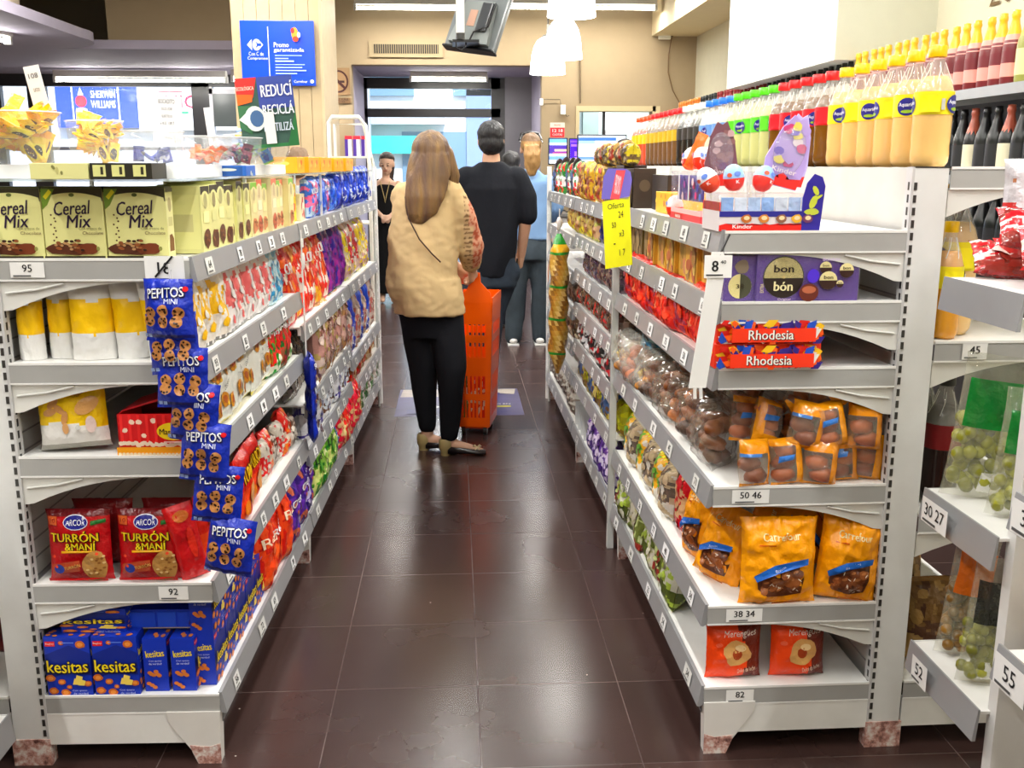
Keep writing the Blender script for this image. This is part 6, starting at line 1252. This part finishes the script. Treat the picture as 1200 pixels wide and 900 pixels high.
flesh('hair',[('b',(0,-.015,1.642),.090,.104,.088),('b',(0,-.038,1.585),.084,.080,.078)],hairm,mn,lambda c:(24,22,24),.008,2,nz(.004,60,1))
for x,y in ((-.15,.06),(-.025,.09)): sh=MB(); sh.ball((x,y,.04),.045,.13,.04,(60,56,56),14,8); sh.box(x-.045,y-.12,0,x+.045,y+.12,.015,(200,200,200),.004); sh.obj('shoe',plastic,mn)
MB().box(-.005,-.035,-.07,.005,.035,.07,(18,18,22),.003).obj('phone',plastic,None,(.40,6.69,.77),(0,.2,0)); o=bpy.data.objects['phone']; tag(o,'black phone held low in the right hand of the man in black','phone')
# ---------- woman in the blue shirt
bw_=thing('person','woman with a blond ponytail, sunglasses on her head, light blue shirt','person',(.61,8.1,0))
hp,Q=head((.0,.02,1.575),1.0,0,-.05)
bd=hp+[('ch',[(0,-.01,1.38,.05),(0,.0,1.48,.048)]),('l',[(0,0,.88,.16,.10),(0,0,1.1,.13,.09),(0,0,1.3,.15,.09),(0,0,1.38,.08,.06)]),('ch',[(.17,0,1.32,.045),(.2,.06,1.08,.038),(.12,.2,1.02,.027)]),('ch',[(-.17,0,1.32,.045),(-.2,.06,1.08,.038),(-.12,.2,1.02,.027)]),
 ('ch',[(-.10,0,.85,.09),(-.12,0,.48,.06),(-.14,0,.08,.04),(-.14,.1,.035,.035)]),('ch',[(.09,0,.85,.09),(.085,0,.48,.06),(.08,0,.08,.04),(.08,.1,.035,.035)])]
bd+=hand((.12,.2,1.02),(-.6,.6,0),(0,0,1),1,.6)+hand((-.12,.2,1.02),(.6,.6,0),(0,0,1),1,.6)
flesh('body',bd,skin,bw_,lambda c:SK,.009,2)
flesh('shirt',[('l',[(0,0,.86,.185,.13),(0,0,.95,.17,.125),(0,0,1.05,.16,.12),(0,0,1.2,.175,.12),(0,0,1.31,.175,.105),(0,0,1.38,.10,.07),(0,0,1.42,.062,.06)]),('ch',[(.14,0,1.30,.078),(.20,.03,1.12,.066),(.19,.10,1.04,.055),(.10,.2,1.03,.04)]),('ch',[(-.14,0,1.30,.078),(-.2,.03,1.12,.066),(-.19,.1,1.04,.055),(-.1,.2,1.03,.04)])],fabric,bw_,lambda c:(126,160,202),.011,3,nz(.014,9,4))
flesh('jeans',[('l',[(0,0,.70,.185,.135),(0,0,.82,.18,.13),(0,0,.92,.155,.11)]),('ch',[(-.095,0,.76,.11),(-.115,0,.48,.085),(-.135,0,.07,.075)]),('ch',[(.09,0,.76,.11),(.085,0,.48,.082),(.085,0,.07,.072)])],denim,bw_,lambda c:(66,76,84),.012,3,nz(.01,10,7))
flesh('hair',[('b',(0,-.012,1.61),.083,.098,.088),('l',[(.0,-.115,1.36,.022,.02),(.002,-.125,1.43,.06,.036),(0,-.125,1.52,.068,.05),(0,-.1,1.60,.06,.045)])],hairm,bw_,lambda c:(176,134,80) if c.z<1.63 else (120,90,60),.009,2,nz(.009,34,3))
MB().tube([(-.085,.03,1.64),(-.07,.07,1.69),(0,.09,1.70),(.07,.07,1.69),(.085,.03,1.64)],.012,(26,24,24),8).tube([(-.085,.03,1.64),(-.088,-.08,1.62)],.005,(26,24,24),6).tube([(.085,.03,1.64),(.088,-.08,1.62)],.005,(26,24,24),6).obj('sunglasses',plastic,bw_)
for x in (-.14,.08): sh=MB(); sh.ball((x,.03,.04),.046,.125,.038,(232,230,226),14,8); sh.box(x-.045,-.09,0,x+.045,.15,.015,(240,240,238),.004); sh.obj('shoe',plastic,bw_)
# ---------- girl in black
gr=thing('person','young woman in a long black sleeveless dress looking down near the door','person',(-.725,10.8,0))
hp,Q=head((.02,-.02,1.46),.98,pi-.15,-.3)
bd=hp+[('ch',[(0,-.0,1.28,.04),(.01,-.01,1.38,.042)]),('l',[(0,0,.85,.13,.09),(0,0,1.0,.105,.08),(0,0,1.18,.13,.085),(0,0,1.27,.12,.07),(0,0,1.31,.05,.045)]),('ch',[(-.135,0,1.25,.04),(-.155,-.03,1.02,.032),(-.03,-.17,.92,.022)]),('ch',[(.135,0,1.25,.04),(.16,-.03,1.02,.032),(.05,-.18,.92,.022)]),
 ('ch',[(-.07,0,.85,.07),(-.06,0,.45,.05),(-.06,0,.08,.034),(-.06,-.1,.03,.03)]),('ch',[(.07,0,.85,.07),(.06,0,.45,.05),(.06,0,.08,.034),(.06,-.1,.03,.03)])]
bd+=hand((-.03,-.17,.92),(.6,-.5,-.1),(0,0,1),1,.8,.9)+hand((.05,-.18,.92),(-.6,-.5,-.1),(0,0,1),1,.8,.9,-1)
flesh('body',bd,skin,gr,lambda c:(196,60,56) if (c.x<-.11 and 1.02<c.z<1.10 and c.y<.0) else (214,172,146),.009,2)
flesh('dress',[('l',[(0,0,.10,.17,.13),(0,0,.4,.17,.125),(0,0,.75,.155,.12),(0,0,.95,.13,.10),(0,0,1.12,.135,.10),(0,0,1.22,.118,.09),(-.0,0,1.25,.10,.08)]),('c',(-.07,0,1.24),.028,(-.075,0,1.29),.022),('c',(.07,0,1.24),.028,(.075,0,1.29),.022)],fabric,gr,lambda c:(18,18,20),.011,3,nz(.008,9,8))
flesh('hair',[('b',(.02,.015,1.505),.084,.085,.082),('b',(.02,-.03,1.525),.072,.07,.05),('l',[(.04,.06,1.25,.03,.02),(.035,.065,1.35,.055,.04),(.03,.06,1.45,.07,.05)])],hairm,gr,lambda c:(60,46,40),.009,2)
for k in (-1,1):
    e=MB(); p=Q(k*.03,.086,.006); e.ball(p,.009,.006,.006,(40,30,28),8,6); e.tube([Q(k*.016,.088,.026),Q(k*.045,.082,.028)],.003,(60,44,38),5); e.obj('eye',plastic,gr)
e=MB(); e.tube([Q(-.02,.09,-.05),Q(.02,.09,-.05)],.004,(170,90,80),6); e.obj('mouth',plastic,gr)
MB().tube([(-.05,-.07,1.28),(-.01,-.11,1.12),(.0,-.12,1.06),(.01,-.11,1.12),(.05,-.07,1.28)],.004,(190,170,120),5).obj('lanyard',plastic,gr)
# ---------- heads seen over the shelves
def hidden(label,x,y,ztop,hc,shirt,yaw=0):
    t=thing('person',label,'person',(x,y,0)); z=ztop-.115
    hp,Q=head((0,.01,z),.97,yaw); flesh('body',hp+[('ch',[(0,0,z-.2,.05),(0,0,z-.08,.048)]),('l',[(0,0,.8,.15,.1),(0,0,z-.45,.13,.09),(0,0,z-.24,.15,.08),(0,0,z-.19,.06,.05)]),('ch',[(-.07,0,.85,.08),(-.07,0,.1,.05),(-.07,.1,.03,.03)]),('ch',[(.07,0,.85,.08),(.07,0,.1,.05),(.07,.1,.03,.03)]),('ch',[(-.16,0,z-.27,.05),(-.2,.05,z-.5,.04),(-.12,.22,z-.6,.03)]),('ch',[(.16,0,z-.27,.05),(.2,.05,z-.5,.04),(.12,.22,z-.6,.03)])]+hand((-.12,.22,z-.6),(.5,.7,0),(0,0,1),1,.6)+hand((.12,.22,z-.6),(-.5,.7,0),(0,0,1),1,.6),skin,t,lambda c:SK,.011,2)
    flesh('top',[('l',[(0,0,.75,.18,.13),(0,0,z-.45,.16,.12),(0,0,z-.26,.19,.11),(0,0,z-.20,.1,.08),(0,0,z-.17,.065,.06)]),('ch',[(-.16,0,z-.28,.07),(-.2,.04,z-.46,.06)]),('ch',[(.16,0,z-.28,.07),(.2,.04,z-.46,.06)])],fabric,t,lambda c:shirt,.013,2)
    flesh('trousers',[('l',[(0,0,.6,.16,.11),(0,0,.8,.16,.11)]),('ch',[(-.08,0,.7,.09),(-.07,0,.08,.06)]),('ch',[(.08,0,.7,.09),(.07,0,.08,.06)])],fabric,t,lambda c:(40,44,54),.014,2)
    flesh('hair',[('b',(0,-.015,z+.03),.084,.098,.088),('b',(0,-.045,z-.03),.078,.065,.07)],hairm,t,lambda c:hc,.010,2,nz(.006,30,6))
hidden('person with black hair mostly hidden between the man in black and the woman in blue',.50,9.0,1.57,(30,28,30),(200,200,200))
hidden('cashier with black hair bending before the large checkout screen',1.60,9.55,1.69,(34,32,34),(60,80,150),.2)
hidden('person with brown hair just showing over the left shelves by the pillar',-1.10,7.3,1.575,(120,92,64),(160,150,140),.8)
# ============================================================ ORANGE BASKET
def basket():
    t=thing('shopping_basket','orange slotted plastic trolley basket pulled by the woman in beige','basket',(.115,5.42,0),radians(-10))
    O=(250,112,18); b=MB()
    def panel(P,w0,w1,h0,h1,rows,cols):
        # slotted panel built as strips: P(u,z) maps to 3D pair (outer,inner)
        zs=[h0]; 
        for (a,c) in rows: zs+=[a,c]
        zs+=[h1]
        def strip(u0,u1,z0,z1):
            a=[P(u0,z0,0),P(u1,z0,0),P(u1,z1,0),P(u0,z1,0)]; c=[P(u0,z0,1),P(u1,z0,1),P(u1,z1,1),P(u0,z1,1)]
            b.add(a+c,[(0,1,2,3),(7,6,5,4),(0,4,5,1),(1,5,6,2),(2,6,7,3),(3,7,4,0)],O)
        for i in range(0,len(zs)-1,2): strip(0,1,zs[i],zs[i+1])
        for (a,c) in rows:
            e=.16; n=cols; st=(1-2*e)/n
            strip(0,e,a,c); strip(1-e,1,a,c)
            for k in range(1,n): strip(e+st*k-st*.25,e+st*k+st*.25,a,c)
    rows=[(.10,.20),(.235,.335),(.44,.52),(.56,.62)]
    W=lambda z:.088+.022*z/.7; D=lambda z:.14+.035*z/.7
    th=.004
    panel(lambda u,z,i:(-W(z)+2*W(z)*u,-D(z)+i*th,z),0,1,.05,.74,rows,6)
    panel(lambda u,z,i:(-W(z)+2*W(z)*u,D(z)-i*th,z),0,1,.05,.74,rows,6)
    panel(lambda u,z,i:(W(z)-i*th,-D(z)+2*D(z)*u,z),0,1,.05,.74,rows,8)
    panel(lambda u,z,i:(-W(z)+i*th,-D(z)+2*D(z)*u,z),0,1,.05,.74,rows,8)
    b.box(-.085,-.135,.045,.085,.135,.055,O)
    b.obj('basket_body',plastic,t)
    h=MB()
    h.prism([(-.108,.735),(.108,.735),(.10,.79),(.05,.845),(.045,.895),(.015,.90),(.0,.86),(-.03,.80),(-.06,.775),(-.075,.82),(-.10,.82)],'y',-.178,-.172,O); h.prism([(-.108,.735),(.108,.735),(.1,.765),(-.1,.765)],'y',.172,.178,O)
    for s in (-1,1): h.box(s*.106,-.175,.72,s*.112,.175,.765,O,.002)
    h.obj('rim_handle',plastic,t)
    w=MB()
    for x in (-.06,.06):
        for y in (-.11,.11): w.prism([(y+.024*cos(a),.024+.024*sin(a)) for a in np.linspace(0,2*pi,14)[:-1]],'x',x-.01,x+.01,(40,36,36))
    w.obj('wheels',plastic,t); h2=MB(); h2.box(-.075,-.125,.035,.075,.125,.047,(200,70,20)); h2.obj('wheel_frame',plastic,t)
    for i,(x,y,z,c) in enumerate([(.0,-.04,.058,(206,60,50)),(-.02,.05,.058,(60,130,70))]):
        spawn(gbag(.12,.3,.08,[c,(230,226,214),jag(c,.4,i)],260+i),(.115+x,5.42+y,z),(0,0,.3*i),'%s grocery pack inside the orange basket'%('red','green')[i],'grocery pack')
basket()
# floor sticker
b=MB(); b.box(-.37,0,0,.40,.72,.0008,(96,88,124)); A=Art(b,lambda x,y,o:(x,y,.0008+o),.0004,.0003)
A.poly([(-.36,.50),(-.10,.50),(-.08,.58),(.16,.62),(.37,.55),(.385,.70),(.2,.715),(-.1,.70),(-.35,.715)],(190,180,170)); A.poly([(.1,.36),(.26,.38),(.28,.6),(.08,.58)],(84,74,130)); A.txt('12x10',-.1,.24,.3,.1,(220,220,226),.03); A.rect(.12,.20,.33,.235,(214,206,90)); A.txt('AHORRO EN',.22,.28,.22,.035,(226,226,230),.02); A.txt('OFERTAS',.18,.45,.14,.04,(210,206,220),.0); A.rect(-.3,.05,.3,.16,(84,76,120))
o=b.obj('floor_sticker',mat('worn_print',.35,var=.35),None,(0,5.72,0)); tag(o,'worn violet advertising sticker on the floor tiles','floor sticker')
# ============================================================ CHECKOUT
t=thing('checkout_counter','checkout counter mostly hidden behind the right shelving','counter',(1.30,10.15,0)); b=MB(); b.box(-.5,-.25,0,.5,.35,.95,(190,186,180),.01); b.box(-.5,-.28,.95,.5,.38,.98,(120,118,116)); b.obj('cabinet',plastic,t)
def monitor(x,y,z,w,h,label,pat,rz=0):
    t=thing('checkout_monitor',label,'monitor',(x,y,z),rz); MB().box(-.02,0,.98-z,.02,.03,-.2,(40,42,46)).box(-.08,-.05,.981-z,.08,.08,.99-z,(40,42,46)).obj('stand',plastic,t); MB().box(-w/2,-.01,0,w/2,.03,h,(26,28,34),.004).box(-.02,0,-.2,.02,.03,0,(40,42,46)).obj('casing',plastic,t)
    b=MB(); b.box(-w/2+.012,-.012,.012,w/2-.012,-.0105,h-.012,(226,236,250)); A=Art(b,frontmap(0,0,-.012),.0006,.0004)
    for (a,c,d,e,col) in pat: A.rect(-w/2+.012+a*(w-.024),.012+c*(h-.024),-w/2+.012+d*(w-.024),.012+e*(h-.024),col)
    b.obj('screen',screen,t)
monitor(1.46,10.05,1.45,.49,.29,'large bright checkout screen with blue bars',[(0,.82,.8,.94,(70,110,200)),(0,.7,.35,.82,(150,190,240)),(.6,.35,.75,.68,(130,140,220)),(0,0,1,.25,(110,140,220)),(0,.1,.6,.14,(200,214,240))])
monitor(1.07,10.5,1.45,.20,.27,'small checkout screen with violet and blue stripes, left of the large one',[(0,.4,1,.75,(80,60,150)),(0,.85,1,1,(120,170,220)),(.3,.5,1,.58,(240,210,170)),(.2,.4,1,.45,(200,90,130)),(0,.15,1,.3,(120,160,230))])
monitor(1.205,10.2,1.45,.11,.26,'narrow violet checkout screen between the other two',[(0,0,1,1,(74,34,170)),(.1,.7,1,.8,(150,110,230)),(.3,.2,.9,.25,(200,150,230)),(.5,.3,.95,.5,(160,120,220)),(0,.86,1,.95,(120,80,210))])
for x,y in ((1.46,9.85),(1.07,10.5),(1.205,10.2)): pass
b=MB(); b.box(-.075,-.002,0,.075,.002,.15,(240,228,214)); A=Art(b,frontmap(0,0,-.002),.001,.0005); A.rect(-.074,0.002,.074,.1,(222,60,66)); A.txt('12',-.03,.07,.04,.03,(250,240,240),.03); A.txt('18',.035,.07,.04,.03,(250,240,240),.03); A.txt('CUOTAS',0,.03,.1,.02,(250,230,230)); A.txt('PROMO',0,.125,.07,.018,(230,120,110))
tag(b.obj('promo_card',paper,None,(1.065,10.52,1.722)),'red and cream promo card standing on the small checkout screen','sign')
# clear dividers / cans at the far end of the aisle behind people
